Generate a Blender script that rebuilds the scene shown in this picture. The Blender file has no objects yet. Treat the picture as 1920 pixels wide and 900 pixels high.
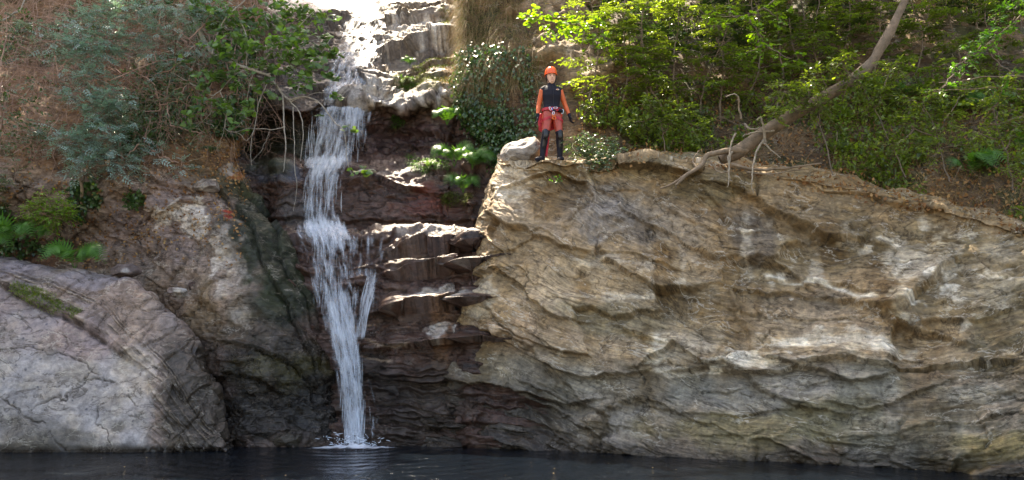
import bpy, math, random
import numpy as np
from mathutils import Vector, Matrix
PI = math.pi
C = bpy.context.scene.collection
SC = bpy.context.scene

# ------------------------------------------------------------------ camera
F = 1507.0; PITCH = math.radians(8.5); CZ = 1.5
cam_d = bpy.data.cameras.new('camera'); cam = bpy.data.objects.new('camera', cam_d); C.objects.link(cam)
cam_d.sensor_width = 36; cam_d.lens = 36*F/1920; cam_d.clip_end = 3000
cam.location = (0, 0, CZ); cam.rotation_euler = (PI/2+PITCH, 0, 0)
SC.camera = cam

# ------------------------------------------------------------------ sky and sun
SUN_EL, SUN_AZ = 63.0, -24.0          # azimuth from +Y, negative = towards -X
w = bpy.data.worlds.new('World'); SC.world = w; w.use_nodes = True
nt = w.node_tree; bg = nt.nodes['Background']
sky = nt.nodes.new('ShaderNodeTexSky'); sky.sky_type = 'NISHITA'; sky.sun_disc = False
sky.sun_elevation = math.radians(SUN_EL); sky.sun_rotation = math.radians(SUN_AZ)
sky.air_density = 1.0; sky.dust_density = 2.5
nt.links.new(sky.outputs[0], bg.inputs[0]); bg.inputs[1].default_value = 0.15
sd = bpy.data.lights.new('sun', 'SUN'); sun = bpy.data.objects.new('sun', sd); C.objects.link(sun)
sd.energy = 5.0; sd.angle = math.radians(0.6); sd.color = (1.0, 0.95, 0.86)
SV = Vector((math.sin(math.radians(SUN_AZ))*math.cos(math.radians(SUN_EL)),
             math.cos(math.radians(SUN_AZ))*math.cos(math.radians(SUN_EL)), math.sin(math.radians(SUN_EL))))
sun.rotation_euler = SV.to_track_quat('Z', 'Y').to_euler()
sun.location = (-10, 30, 40)
SC.view_settings.view_transform = 'Standard'; SC.view_settings.look = 'None'
SC.view_settings.exposure = 2.05
SC.view_settings.use_white_balance = True; SC.view_settings.white_balance_temperature = 7700; SC.view_settings.white_balance_tint = 10; SC.view_settings.gamma = 1.0
SC.cycles.use_denoising = True
SC.cycles.max_bounces = 8; SC.cycles.transparent_max_bounces = 24
SC.cycles.sample_clamp_indirect = 6.0; SC.cycles.caustics_reflective = False; SC.cycles.caustics_refractive = False

# ------------------------------------------------------------------ helpers
def P(px, py, Y):
    """world point(s) where the ray through a photo pixel meets the plane y = Y"""
    px = np.asarray(px, float); py = np.asarray(py, float); Y = np.asarray(Y, float)
    yv = -(py-450)/F; xv = (px-960)/F
    dy = math.cos(PITCH)-yv*math.sin(PITCH); dz = math.sin(PITCH)+yv*math.cos(PITCH)
    t = Y/dy
    return np.stack(np.broadcast_arrays(xv*t, Y, CZ+dz*t), -1)
def PV(px, py, Y): return Vector(P(px, py, Y))

def _hash(ix, iy, iz, seed):
    h = (ix.astype(np.int64)*374761393 + iy.astype(np.int64)*668265263 + iz.astype(np.int64)*2147483647 + seed*1274126177) & 0xffffffff
    h = ((h ^ (h >> 13))*1274126177) & 0xffffffff
    h = ((h ^ (h >> 15))*2246822519) & 0xffffffff
    return ((h ^ (h >> 16)) & 0xffffff)/float(0xffffff)
def vnoise(p, seed=0):
    """3-D value noise, -1..1"""
    i = np.floor(p); f = p-i; u = f*f*f*(f*(f*6-15)+10)
    i = i.astype(np.int64); r = 0
    for a in (0, 1):
        wx = u[..., 0] if a else 1-u[..., 0]
        for b in (0, 1):
            wy = u[..., 1] if b else 1-u[..., 1]
            for c in (0, 1):
                wz = u[..., 2] if c else 1-u[..., 2]
                r = r+wx*wy*wz*_hash(i[..., 0]+a, i[..., 1]+b, i[..., 2]+c, seed)
    return r*2-1
def fbm(p, sc, octs=4, seed=0, gain=.5):
    r = 0; a = 1; t = 0
    for k in range(octs):
        r = r+a*vnoise(p*(sc*2.03**k)+k*17.3, seed+k); t += a; a *= gain
    return r/t
def ridged(p, sc, octs=4, seed=0):
    r = 0; a = 1; t = 0
    for k in range(octs):
        r = r+a*(1-np.abs(vnoise(p*(sc*2.03**k)+k*11.1, seed+k)))**2; t += a; a *= .5
    return r/t
def worley(p, seed=0):
    """F1, F2, id of nearest cell"""
    i = np.floor(p).astype(np.int64); f = p-i
    F1 = np.full(p.shape[:-1], 9.); F2 = F1.copy(); ID = np.zeros(p.shape[:-1])
    for a in (-1, 0, 1):
        for b in (-1, 0, 1):
            for c in (-1, 0, 1):
                x, y, z = i[..., 0]+a, i[..., 1]+b, i[..., 2]+c
                d = np.sqrt((a+_hash(x, y, z, seed)-f[..., 0])**2+(b+_hash(x, y, z, seed+1)-f[..., 1])**2+(c+_hash(x, y, z, seed+2)-f[..., 2])**2)
                n = d < F1
                F2 = np.where(n, F1, np.minimum(F2, d)); ID = np.where(n, _hash(x, y, z, seed+3), ID); F1 = np.where(n, d, F1)
    return F1, F2, ID
def plates(p, seed=0):
    """tilted-plate relief: every cell gets its own offset and slope; also returns the distance to the cell edge"""
    i = np.floor(p).astype(np.int64); f = p-i
    F1 = np.full(p.shape[:-1], 9.); F2 = F1.copy(); H = np.zeros(p.shape[:-1])
    for a in (-1, 0, 1):
        for b in (-1, 0, 1):
            for c in (-1, 0, 1):
                x, y, z = i[..., 0]+a, i[..., 1]+b, i[..., 2]+c
                dx = a+_hash(x, y, z, seed)-f[..., 0]; dy = b+_hash(x, y, z, seed+1)-f[..., 1]; dz = c+_hash(x, y, z, seed+2)-f[..., 2]
                d = np.sqrt(dx*dx+dy*dy+dz*dz); n = d < F1
                h = (_hash(x, y, z, seed+3)-.5)+(_hash(x, y, z, seed+4)-.5)*dx*1.6+(_hash(x, y, z, seed+5)-.35)*dz*1.8
                F2 = np.where(n, F1, np.minimum(F2, d)); H = np.where(n, h, H); F1 = np.where(n, d, F1)
    return H, F2-F1
def sst(a, b, x):
    t = np.clip((x-a)/(b-a), 0, 1); return t*t*(3-2*t)

def catmull(A, n, axis):
    """resample array A along axis to n samples with a Catmull-Rom spline"""
    A = np.moveaxis(A, axis, 0); m = A.shape[0]
    t = np.linspace(0, m-1, n); i = np.minimum(t.astype(int), m-2); f = (t-i).reshape((-1,)+(1,)*(A.ndim-1))
    g = lambda k: A[np.clip(i+k, 0, m-1)]
    p0, p1, p2, p3 = g(-1), g(0), g(1), g(2)
    r = .5*(2*p1+(p2-p0)*f+(2*p0-5*p1+4*p2-p3)*f*f+(3*p1-p0-3*p2+p3)*f**3)
    return np.moveaxis(r, 0, axis)
def pchip_rows(rows, n):   # linear-ish resample keeping edges a bit crisper
    return catmull(rows, n, 0)

def mesh_np(name, V, quads=None, tris=None, smooth=True):
    me = bpy.data.meshes.new(name)
    q = np.zeros((0, 4), int) if quads is None else quads; t = np.zeros((0, 3), int) if tris is None else tris
    me.vertices.add(len(V)); me.vertices.foreach_set('co', np.ascontiguousarray(V, np.float32).ravel())
    nl = len(q)*4+len(t)*3; me.loops.add(nl)
    me.loops.foreach_set('vertex_index', np.concatenate([q.ravel(), t.ravel()]).astype(np.int32))
    me.polygons.add(len(q)+len(t))
    ls = np.concatenate([np.arange(len(q))*4, len(q)*4+np.arange(len(t))*3]).astype(np.int32)
    me.polygons.foreach_set('loop_start', ls)
    me.polygons.foreach_set('use_smooth', np.full(len(q)+len(t), smooth))
    me.update(calc_edges=True); return me
def tag(o, label=None, cat=None, group=None, kind=None):
    if label: o['label'] = label
    if cat: o['category'] = cat
    if group: o['group'] = group
    if kind: o['kind'] = kind
    return o
def link(name, me, mat=None, parent=None, origin=None):
    o = bpy.data.objects.new(name, me); C.objects.link(o)
    if mat is not None and len(me.materials) == 0: me.materials.append(mat)
    if parent is not None: o.parent = parent
    return o
def empty(name, loc, label=None, cat=None, group=None, kind=None):
    o = bpy.data.objects.new(name, None); C.objects.link(o); o.location = loc; o.empty_display_size = .1
    return tag(o, label, cat, group, kind)

# ------------------------------------------------------------------ materials
def new_mat(name):
    m = bpy.data.materials.new(name); m.use_nodes = True
    return m, m.node_tree, m.node_tree.nodes['Principled BSDF']
def N(nt, t, **kw):
    n = nt.nodes.new(t)
    for k, v in kw.items():
        if k.startswith('i_'): n.inputs[k[2:].replace('_', ' ')].default_value = v
        else: setattr(n, k, v)
    return n
def ramp(nt, fac, stops):
    r = nt.nodes.new('ShaderNodeValToRGB'); nt.links.new(fac, r.inputs[0])
    e = r.color_ramp.elements
    while len(e) < len(stops): e.new(.5)
    for q, (p, c) in zip(e, stops): q.position = p; q.color = (*c, 1) if len(c) == 3 else c
    return r.outputs[0]
def mixc(nt, a, b, fac, mode='MIX'):
    m = nt.nodes.new('ShaderNodeMix'); m.data_type = 'RGBA'; m.blend_type = mode
    for s, v in ((m.inputs[6], a), (m.inputs[7], b), (m.inputs[0], fac)):
        if isinstance(v, bpy.types.NodeSocket): nt.links.new(v, s)
        elif isinstance(v, (int, float)): s.default_value = v
        else: s.default_value = (*v, 1)
    return m.outputs[2]
def mth(nt, op, a, b=None, c=None):
    m = nt.nodes.new('ShaderNodeMath'); m.operation = op
    for s, v in zip(m.inputs, (a, b, c)):
        if v is None: continue
        if isinstance(v, bpy.types.NodeSocket): nt.links.new(v, s)
        else: s.default_value = v
    return m.outputs[0]

def rock_mat(name, strat_rot=(0, 0, 0), bump=.5, fine=1.0, zs=7, sw=.5, veins=.5, ro0=.8):
    """vertex attribute 'Col' = mineral colour, 'wet' = wetness; grain, speckle and layering are procedural"""
    m, nt, b = new_mat(name); L = nt.links.new
    at = N(nt, 'ShaderNodeAttribute', attribute_name='Col'); wt = N(nt, 'ShaderNodeAttribute', attribute_name='wet')
    tc = N(nt, 'ShaderNodeTexCoord'); mp = N(nt, 'ShaderNodeMapping'); stt = N(nt, 'ShaderNodeAttribute', attribute_name='strat'); L(stt.outputs['Vector'], mp.inputs[0])
    mp.inputs['Rotation'].default_value = strat_rot; mp.inputs['Scale'].default_value = (.8, .8, zs)
    n1 = N(nt, 'ShaderNodeTexNoise', i_Scale=3.2, i_Detail=9, i_Roughness=.66); L(mp.outputs[0], n1.inputs[0])
    n2 = N(nt, 'ShaderNodeTexNoise', i_Scale=14, i_Detail=8, i_Roughness=.7); L(tc.outputs['Object'], n2.inputs[0])
    n3 = N(nt, 'ShaderNodeTexNoise', i_Scale=2.1, i_Detail=5, i_Roughness=.6); L(tc.outputs['Object'], n3.inputs[0])
    v1 = N(nt, 'ShaderNodeTexVoronoi', i_Scale=26); L(tc.outputs['Object'], v1.inputs[0])
    c = mixc(nt, at.outputs[0], ramp(nt, n1.outputs[0], [(.30, (.42, .40, .37)), (.5, (.98, .98, .98)), (.72, (1.5, 1.46, 1.36))]), sw, 'MULTIPLY')
    c = mixc(nt, c, ramp(nt, n2.outputs[0], [(.33, (.52, .5, .48)), (.52, (1, 1, 1)), (.7, (1.42, 1.4, 1.32))]), .8*fine, 'MULTIPLY')
    c = mixc(nt, c, ramp(nt, n3.outputs[0], [(.38, (.92, .82, .66)), (.6, (1.04, 1.04, 1.06))]), .6, 'MULTIPLY')
    sp = ramp(nt, v1.outputs[0], [(.06, (1, 1, 1)), (.16, (0, 0, 0))])
    spm = mth(nt, 'MULTIPLY', sp, ramp(nt, n3.outputs[0], [(.55, (0, 0, 0)), (.68, (1, 1, 1))]))
    c = mixc(nt, c, (.5, .49, .43), mth(nt, 'MULTIPLY', spm, .55))
    # mottling, pale veinlets and hairline cracks
    n4 = N(nt, 'ShaderNodeTexNoise', i_Scale=4.6, i_Detail=10, i_Roughness=.72, i_Distortion=.7); L(tc.outputs['Object'], n4.inputs[0])
    c = mixc(nt, c, ramp(nt, n4.outputs[0], [(.34, (.46, .43, .40)), (.5, (1, 1, 1)), (.66, (1.55, 1.5, 1.4))]), .75, 'MULTIPLY')
    mp2 = N(nt, 'ShaderNodeMapping'); L(stt.outputs['Vector'], mp2.inputs[0]); mp2.inputs['Rotation'].default_value = strat_rot; mp2.inputs['Scale'].default_value = (1, 1, 2.2)
    n5 = N(nt, 'ShaderNodeTexNoise', i_Scale=1.5, i_Detail=7, i_Roughness=.62, i_Distortion=.5); L(mp2.outputs[0], n5.inputs[0])
    n6 = N(nt, 'ShaderNodeTexNoise', i_Scale=1.15, i_Detail=9, i_Roughness=.6, i_Distortion=.9); L(mp2.outputs[0], n6.inputs[0])
    vn = ramp(nt, mth(nt, 'ABSOLUTE', mth(nt, 'SUBTRACT', n5.outputs[0], .53)), [(.0, (1, 1, 1)), (.014, (0, 0, 0))])
    vn = mth(nt, 'MULTIPLY', vn, ramp(nt, n3.outputs[0], [(.42, (1, 1, 1)), (.55, (0, 0, 0))]))
    c = mixc(nt, c, (.60, .53, .43), mth(nt, 'MULTIPLY', vn, veins))
    ck = ramp(nt, mth(nt, 'ABSOLUTE', mth(nt, 'SUBTRACT', n6.outputs[0], .47)), [(.0, (1, 1, 1)), (.016, (0, 0, 0))])
    c = mixc(nt, c, mixc(nt, c, (.22, .19, .16), 1.0, 'MULTIPLY'), mth(nt, 'MULTIPLY', ck, .75))
    dark = mixc(nt, c, (.36, .33, .34), 1.0, 'MULTIPLY')
    c = mixc(nt, c, dark, wt.outputs['Fac'])
    L(c, b.inputs['Base Color'])
    ro = mth(nt, 'MULTIPLY_ADD', wt.outputs['Fac'], -(ro0-.24), ro0)
    ro = mth(nt, 'ADD', ro, mth(nt, 'MULTIPLY', mth(nt, 'SUBTRACT', n2.outputs[0], .5), .35))
    L(ro, b.inputs['Roughness'])
    b.inputs['Specular IOR Level'].default_value = .35
    h = mth(nt, 'ADD', mth(nt, 'MULTIPLY', n1.outputs[0], 1.3*sw+.2), mth(nt, 'MULTIPLY', n2.outputs[0], .5))
    h = mth(nt, 'ADD', h, mth(nt, 'MULTIPLY', n4.outputs[0], .5)); h = mth(nt, 'SUBTRACT', h, mth(nt, 'MULTIPLY', ck, .35))
    bp = N(nt, 'ShaderNodeBump', i_Strength=bump, i_Distance=.07); L(h, bp.inputs['Height']); L(bp.outputs[0], b.inputs['Normal'])
    return m

def sheet_obj(name, Pd, Col, wet, mat, strat=None):
    n, m = Pd.shape[:2]
    idx = np.arange(n*m).reshape(n, m)
    q = np.stack([idx[:-1, :-1], idx[1:, :-1], idx[1:, 1:], idx[:-1, 1:]], -1).reshape(-1, 4)
    me = mesh_np(name, Pd.reshape(-1, 3), quads=q)
    a = me.attributes.new('Col', 'FLOAT_COLOR', 'POINT')
    a.data.foreach_set('color', np.concatenate([np.clip(Col, 0, 1), np.ones((n, m, 1))], -1).astype(np.float32).ravel())
    a = me.attributes.new('wet', 'FLOAT', 'POINT'); a.data.foreach_set('value', np.clip(wet, 0, 1).astype(np.float32).ravel())
    a = me.attributes.new('strat', 'FLOAT_VECTOR', 'POINT'); a.data.foreach_set('vector', (Pd if strat is None else strat).astype(np.float32).ravel())
    return link(name, me, mat)
def normals(Pg):
    du = np.gradient(Pg, axis=1); dv = np.gradient(Pg, axis=0)
    n = np.cross(dv, du); n /= np.linalg.norm(n, axis=-1, keepdims=True)+1e-9
    return n      # points towards the camera for rows running down, columns running right
def blobs(px, py, nz, base, lst):
    """base colour plus patches (cx, cy, rx, ry, colour, strength) with noise-broken rims"""
    c = base
    for cx, cy, rx, ry, col, s in lst:
        d = np.sqrt(((px-cx)/rx)**2+((py-cy)/ry)**2)+nz*.9
        k = (1-sst(.55, 1.15, d))*s
        c = c*(1-k[..., None])+np.array(col)*k[..., None]
    return c
def ledge(px, py, pts, amp, wu=30, wd=40, fade=30):
    """bed edge along a left-to-right polyline: proud above it, undercut below"""
    x = [p[0] for p in pts]; y = [p[1] for p in pts]
    sd_ = py-np.interp(px, x, y)
    m = sst(x[0]-fade, x[0]+fade, px)*(1-sst(x[-1]-fade, x[-1]+fade, px))
    up = np.exp(np.minimum(sd_, 0)/wu)*(sd_ < 0); dn = np.exp(-np.maximum(sd_, 0)/wd)*(sd_ >= 0)
    return m*amp*(up*.5-dn*.5)
def crackline(px, py, pts, depth, wd=3, vertical=False):
    x = [p[0] for p in pts]; y = [p[1] for p in pts]
    if vertical: d = np.abs(px-np.interp(py, y, x)); m = sst(y[0]-8, y[0]+8, py)*(1-sst(y[-1]-8, y[-1]+8, py))
    else: d = np.abs(py-np.interp(px, x, y)); m = sst(x[0]-8, x[0]+8, px)*(1-sst(x[-1]-8, x[-1]+8, px))
    return -depth*m*np.exp(-(d/wd)**2), m*np.exp(-(d/(wd*.8))**2)
def layers(s, h, seed, pw=None):
    """blocky bedding: every bed has its own offset, with a rounded step between beds"""
    k = np.floor(s/h); f = s/h-k
    z = np.zeros_like(k)
    a = _hash(k, z, z, seed); b_ = _hash(k+1, z, z, seed)
    t = sst(.72, 1.0, f)
    return (a*(1-t)+b_*t)*2-1, np.exp(-((f-.93)/.07)**2)
GRID = {}
# ================================================================== THE SETTING
M = {}
M['rock_tan'] = rock_mat('tan_rock', (0, 0, 0), .5, 1.0, 6, .75, .7, .68)
M['rock_wet'] = rock_mat('wet_rock', (0, 0, 0), .6, 1.0, 6, .5, .25, .7)
M['rock_bank'] = rock_mat('bank_rock', (0, math.radians(20), 0), .6)
M['rock_boulder'] = rock_mat('boulder_rock', (0, math.radians(-28), 0), .3, .7, 2.0)

# ---- big layered outcrop on the right
def build_outcrop():
    # column: silhouette / position at rows: back, top, upper, mid, low, base, under water
    rows_py_frac = None
    #        px_top  y_top  Y_top | px_mid | px_w  y_w  Y_w
    cols = [  # (px at top, y top, Y top), (px 1/3), (px 2/3), (px water, y water, Y water)
        ((985, 290, 18.6), (930, 430, 18.4), (900, 610, 18.0), (800, 838, 17.0)),
        ((945, 296, 16.4), (900, 430, 16.7), (862, 610, 16.3), (772, 838, 15.4)),
        ((930, 300, 15.3), (888, 430, 15.3), (850, 610, 15.2), (770, 838, 14.62)),
        ((958, 300, 14.8), (915, 430, 14.6), (872, 610, 14.55), (800, 840, 14.35)),
        ((1015, 300, 14.6), (985, 440, 14.25), (960, 610, 14.05), (900, 843, 14.2)),
        ((1080, 303, 14.5), (1065, 445, 14.1), (1060, 610, 13.75), (1010, 847, 13.85)),
        ((1150, 300, 14.4), (1150, 450, 14.0), (1160, 620, 13.55), (1120, 851, 13.45)),
        ((1230, 296, 14.3), (1240, 460, 13.85), (1250, 640, 13.3), (1240, 857, 13.0)),
        ((1340, 312, 14.1), (1350, 470, 13.6), (1360, 650, 12.95), (1360, 861, 12.65)),
        ((1460, 330, 13.8), (1470, 480, 13.3), (1480, 660, 12.6), (1490, 866, 12.25)),
        ((1580, 345, 13.5), (1590, 490, 12.9), (1600, 665, 12.2), (1610, 872, 11.9)),
        ((1700, 372, 13.1), (1710, 505, 12.5), (1720, 670, 11.8), (1730, 880, 11.45)),
        ((1820, 402, 12.7), (1830, 520, 12.1), (1840, 680, 11.4), (1850, 889, 10.95)),
        ((1950, 430, 12.3), (1960, 540, 11.6), (1970, 690, 10.9), (1980, 897, 10.6)),
        ((2150, 450, 11.8), (2160, 560, 11.1), (2170, 700, 10.4), (2180, 905, 10.2)),
        ((2500, 470, 11.2), (2500, 580, 10.5), (2500, 720, 9.8), (2500, 915, 9.9)),
    ]
    G = []
    for a, b, c, d in cols:
        back2 = (a[0]+10, a[1]-2, a[2]+3.2); back = (a[0]+4, a[1]-10, a[2]+1.1)
        e = (a[0]*.96+b[0]*.04, a[1]+6, a[2]+.42)
        m1 = ((a[0]+b[0])/2, (a[1]*.6+b[1]*.4), a[2]*.62+b[2]*.38)
        m2 = ((b[0]+c[0])/2, (b[1]+c[1])/2, (b[2]+c[2])/2)
        m3 = ((c[0]+d[0])/2, (c[1]+d[1])/2, (c[2]+d[2])/2-.03)
        und = (d[0], d[1]+60, d[2]+.5); und2 = (d[0], d[1]+150, d[2]+1.2)
        G.append([back2, back, a, e if False else (a[0], a[1]+10, a[2]-.12), m1, b, m2, c, m3, d, und, und2])
    G = np.array(G, float).transpose(1, 0, 2)
    D = catmull(catmull(G, 620, 0), 900, 1)
    px, py, Y = D[..., 0], D[..., 1], D[..., 2]
    P0 = P(px, py, Y); n = normals(P0)
    wob = fbm(P0, 1.1, 4, 5)
    qx = px+22*fbm(P0, .9, 3, 11); qy = py+13*fbm(P0, .8, 3, 12)+5*fbm(P0, 5, 3, 13)
    # bedding coordinate (pixels): dips to the right on the left side, flattens out, climbs at far right
    xs = np.arange(600, 2700, 10.); sl = np.interp(xs, [600, 850, 1000, 1150, 1300, 1500, 1700, 1850, 2600], [.1, .28, .36, .40, .20, .14, .02, -.25, -.3])
    drop = np.concatenate([[0], np.cumsum((sl[:-1]+sl[1:])/2*10)])
    s = qy-np.interp(qx, xs, drop)
    tl_ = sst(60, 140, np.hypot(px-950, (py-290)*.9))*.8+.2; disp = (.22*fbm(P0, .55, 3, 21)+.10*fbm(P0, 1.7, 3, 22))*tl_
    str_mask = .35+.65*sst(-.25, .35, fbm(P0*np.array([1, 1, 1.6]), .6, 3, 31))
    s_soft = s-5*fbm(P0, 5, 3, 13); s = s+26*vnoise(np.stack([s/95., 0*s, 0*s], -1), 77)+10*vnoise(np.stack([s/31., 0*s, 0*s], -1), 78)
    Ls = np.clip(blobs(px, py, wob, np.full(px.shape+(1,), .9), [(1130, 380, 170, 80, (.12,), 1), (1330, 440, 110, 90, (.2,), .9), (1600, 430, 220, 80, (.35,), .9), (1850, 520, 140, 90, (.3,), .8), (1020, 740, 150, 50, (.45,), .9), (1130, 800, 120, 50, (.2,), .9), (1450, 730, 160, 40, (.5,), .8), (1750, 780, 200, 70, (.25,), .8), (1700, 600, 260, 90, (.3,), .8), (1850, 700, 160, 120, (.2,), .8)])[..., 0], 0, 1)
    str_mask = str_mask*Ls
    l1, c1 = layers(s+6*wob, 68, 3); l2, c2 = layers(s+4*wob, 27, 4); l3, c3 = layers(s+2*wob, 11, 6); l4, c4 = layers(s+1*wob, 5, 7)
    str_mask = str_mask*sst(-.35, .3, fbm(P0*np.array([1, 1, 2.]), 1.2, 3, 79))
    disp += .055*l1*(.25+.75*str_mask)+.026*l2*str_mask+.014*l3*str_mask+.006*l4*str_mask
    # blocks parted along the beds and across them
    wv = np.stack([fbm(P0, 2.2, 4, 43), 0*wob, fbm(P0, 2.2, 4, 44)], -1)
    q = np.stack([P0[..., 0]*.75, P0[..., 1]*.5, (1.5-s/106.)*2.9], -1)+.55*wv
    f1, f2, cid = worley(q, 41); edge = f2-f1
    cm1 = sst(.05, .35, fbm(P0, 1.0, 3, 45)); cm2 = sst(.05, .35, fbm(P0, 1.6, 3, 46))
    disp += .035*(cid-.5)*sst(0, .10, edge)-.03*cm1*np.exp(-(edge/.03)**2)
    q = np.stack([P0[..., 0]*2.0+.5*P0[..., 2], P0[..., 1]*1.6, (1.5-s/106.)*8.5], -1)+.7*wv
    g1, g2, cid2 = worley(q, 47); edge2 = g2-g1
    disp += .016*(cid2-.5)*sst(0, .2, edge2)-.012*cm2*np.exp(-(edge2/.05)**2)
    pl_, pe_ = plates(np.stack([P0[..., 0]*.60+.20*P0[..., 2], P0[..., 1]*.4, (1.5-s_soft/106.)*1.15], -1)+.16*wv, 601)
    rim_ = sst(.13, .26, np.linspace(0, 1, px.shape[0]))[:, None]*sst(.07, .16, np.linspace(0, 1, px.shape[1]))[None, :]
    disp += rim_*(.24*pl_*sst(0, .05, pe_)-.015*np.exp(-(pe_/.02)**2))
    pl2, pe2 = plates(np.stack([P0[..., 0]*2.1-.4*P0[..., 2], P0[..., 1]*1.5, (1.5-s_soft/106.)*3.6], -1)+.25*wv, 607)
    disp += .045*pl2*sst(0, .09, pe2)*sst(-.2, .3, fbm(P0, .9, 2, 608))
    q = P0*np.array([1.7, 1.2, 1.25])+.5*wv+np.array([.35, 0, 0])*P0[..., 2:3]; h1, h2, cid3 = worley(q, 53); e3 = h2-h1
    disp += (1-Ls)*(.13*(cid3-.5)*sst(0, .12, e3)-.03*cm2*np.exp(-(e3/.04)**2)+.03*ridged(P0, 1.6, 4, 54))
    crk = (1-Ls)*.6*cm2*np.exp(-(e3/.03)**2)+np.exp(-(edge/.03)**2)*.6*cm1+.3*np.exp(-(edge2/.04)**2)*cm2
    # the named bed edges of the face
    E = [
        ([(840, 520), (930, 500), (1000, 560), (1060, 590), (1150, 600), (1230, 645)], .20, 34, 46),
        ([(880, 480), (960, 462), (1010, 430), (1080, 470), (1190, 480), (1270, 505)], .12, 26, 40),
        ([(845, 635), (905, 622), (980, 660), (1060, 690), (1110, 700), (1200, 698)], .24, 40, 50),
        ([(900, 600), (990, 612), (1060, 655), (1100, 684)], .10, 18, 22),
        ([(830, 700), (900, 712), (980, 735), (1060, 752), (1120, 745)], .30, 26, 60),
        ([(1025, 785), (1080, 775), (1120, 792), (1180, 800)], .12, 16, 24),
        ([(1195, 690), (1260, 640), (1330, 680), (1400, 690), (1560, 680), (1700, 690), (1900, 670)], .20, 30, 46),
        ([(1120, 360), (1200, 350), (1250, 385), (1330, 420), (1400, 440), (1560, 445), (1700, 470)], .12, 24, 36),
        ([(1240, 545), (1340, 560), (1420, 590), (1550, 600), (1700, 600)], .09, 22, 30),
        ([(1430, 512), (1500, 518), (1570, 535), (1640, 560)], .16, 20, 30),
        ([(1200, 760), (1290, 770), (1380, 775), (1500, 760), (1600, 780)], .16, 22, 34),
        ([(1340, 735), (1420, 715), (1500, 728), (1580, 715)], .14, 18, 26),
        ([(1560, 760), (1640, 770), (1720, 735), (1800, 705), (1900, 695)], .20, 26, 36),
        ([(1600, 820), (1700, 810), (1800, 790), (1920, 770)], .12, 20, 26),
        ([(1300, 810), (1400, 815), (1500, 800), (1580, 815)], .10, 18, 26),
        ([(700, 750), (800, 760), (900, 778), (1000, 800), (1080, 815)], .16, 12, 20),
        ([(740, 790), (830, 800), (930, 815), (1000, 825)], .12, 10, 18),
    ]
    for ie, (pts, a, wu, wd) in enumerate(E): disp += (1.0 if ie in (0, 2, 4, 6) else .5)*ledge(qx, qy+5*fbm(P0, 3, 4, 600+ie), pts, a, wu, wd*.6)*sst(-.9, -.1, fbm(P0, .8, 2, 620+ie))
    crack_m = 0
    for pts, dpt, wd_, vert in [
        ([(1085, 415), (1050, 470), (1000, 520), (985, 570)], .07, 4, True),
        ([(1205, 345), (1210, 400), (1222, 470), (1235, 510)], .08, 4, True),
        ([(1215, 385), (1300, 440), (1370, 500), (1440, 520)], .05, 3, False),
        ([(1330, 420), (1350, 470), (1390, 520)], .04, 3, True),
        ([(1195, 690), (1200, 740), (1225, 800)], .10, 5, True),
        ([(1110, 700), (1150, 760), (1190, 830)], .06, 4, True)]:
        a, b = crackline(px+26*fbm(P0, 3.5, 5, 61), py+20*fbm(P0, 3.5, 5, 62), pts, dpt*.5, wd_*.55, vert); bk = sst(-.25, .2, fbm(P0, 3, 2, 64)); disp += a*bk; crack_m = crack_m+b*bk
    # the deeply undercut, thin-bedded foot at the left
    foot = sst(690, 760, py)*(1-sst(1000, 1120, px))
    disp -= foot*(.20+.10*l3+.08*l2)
    rt_ = sst(1350, 1650, px); disp += rt_*(.05*fbm(P0, 2.6, 5, 57)+.05*ridged(P0*np.array([1, 1, 1.5]), 1.9, 5, 58)-.03)
    # tool marks: fine ribs
    disp += .012*ridged(np.stack([P0[..., 0]*2, P0[..., 1]*2, (1.5-s/106.)*14], -1), 1.2, 3, 71)+.005*fbm(P0, 14, 3, 72)
    fade = sst(0, .04, np.linspace(0, 1, px.shape[0]))[:, None]
    Pd = P0+n*(disp*fade)[..., None]
    # mineral colours, with some painted sun and shade
    nz = fbm(P0, 1.6, 5, 81); nz2 = fbm(P0*np.array([1, 1, 2.5]), 3.5, 4, 82)
    base = np.zeros(px.shape+(3,)); tan = np.array((.30, .208, .115)); gry = np.array((.225, .182, .132)); gry2 = np.array((.27, .255, .235))
    k = sst(640, 720, qy-.10*(px-1200)*(px < 1200)+20*nz)
    base = tan*(1-k[..., None])+gry*k[..., None]
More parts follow.
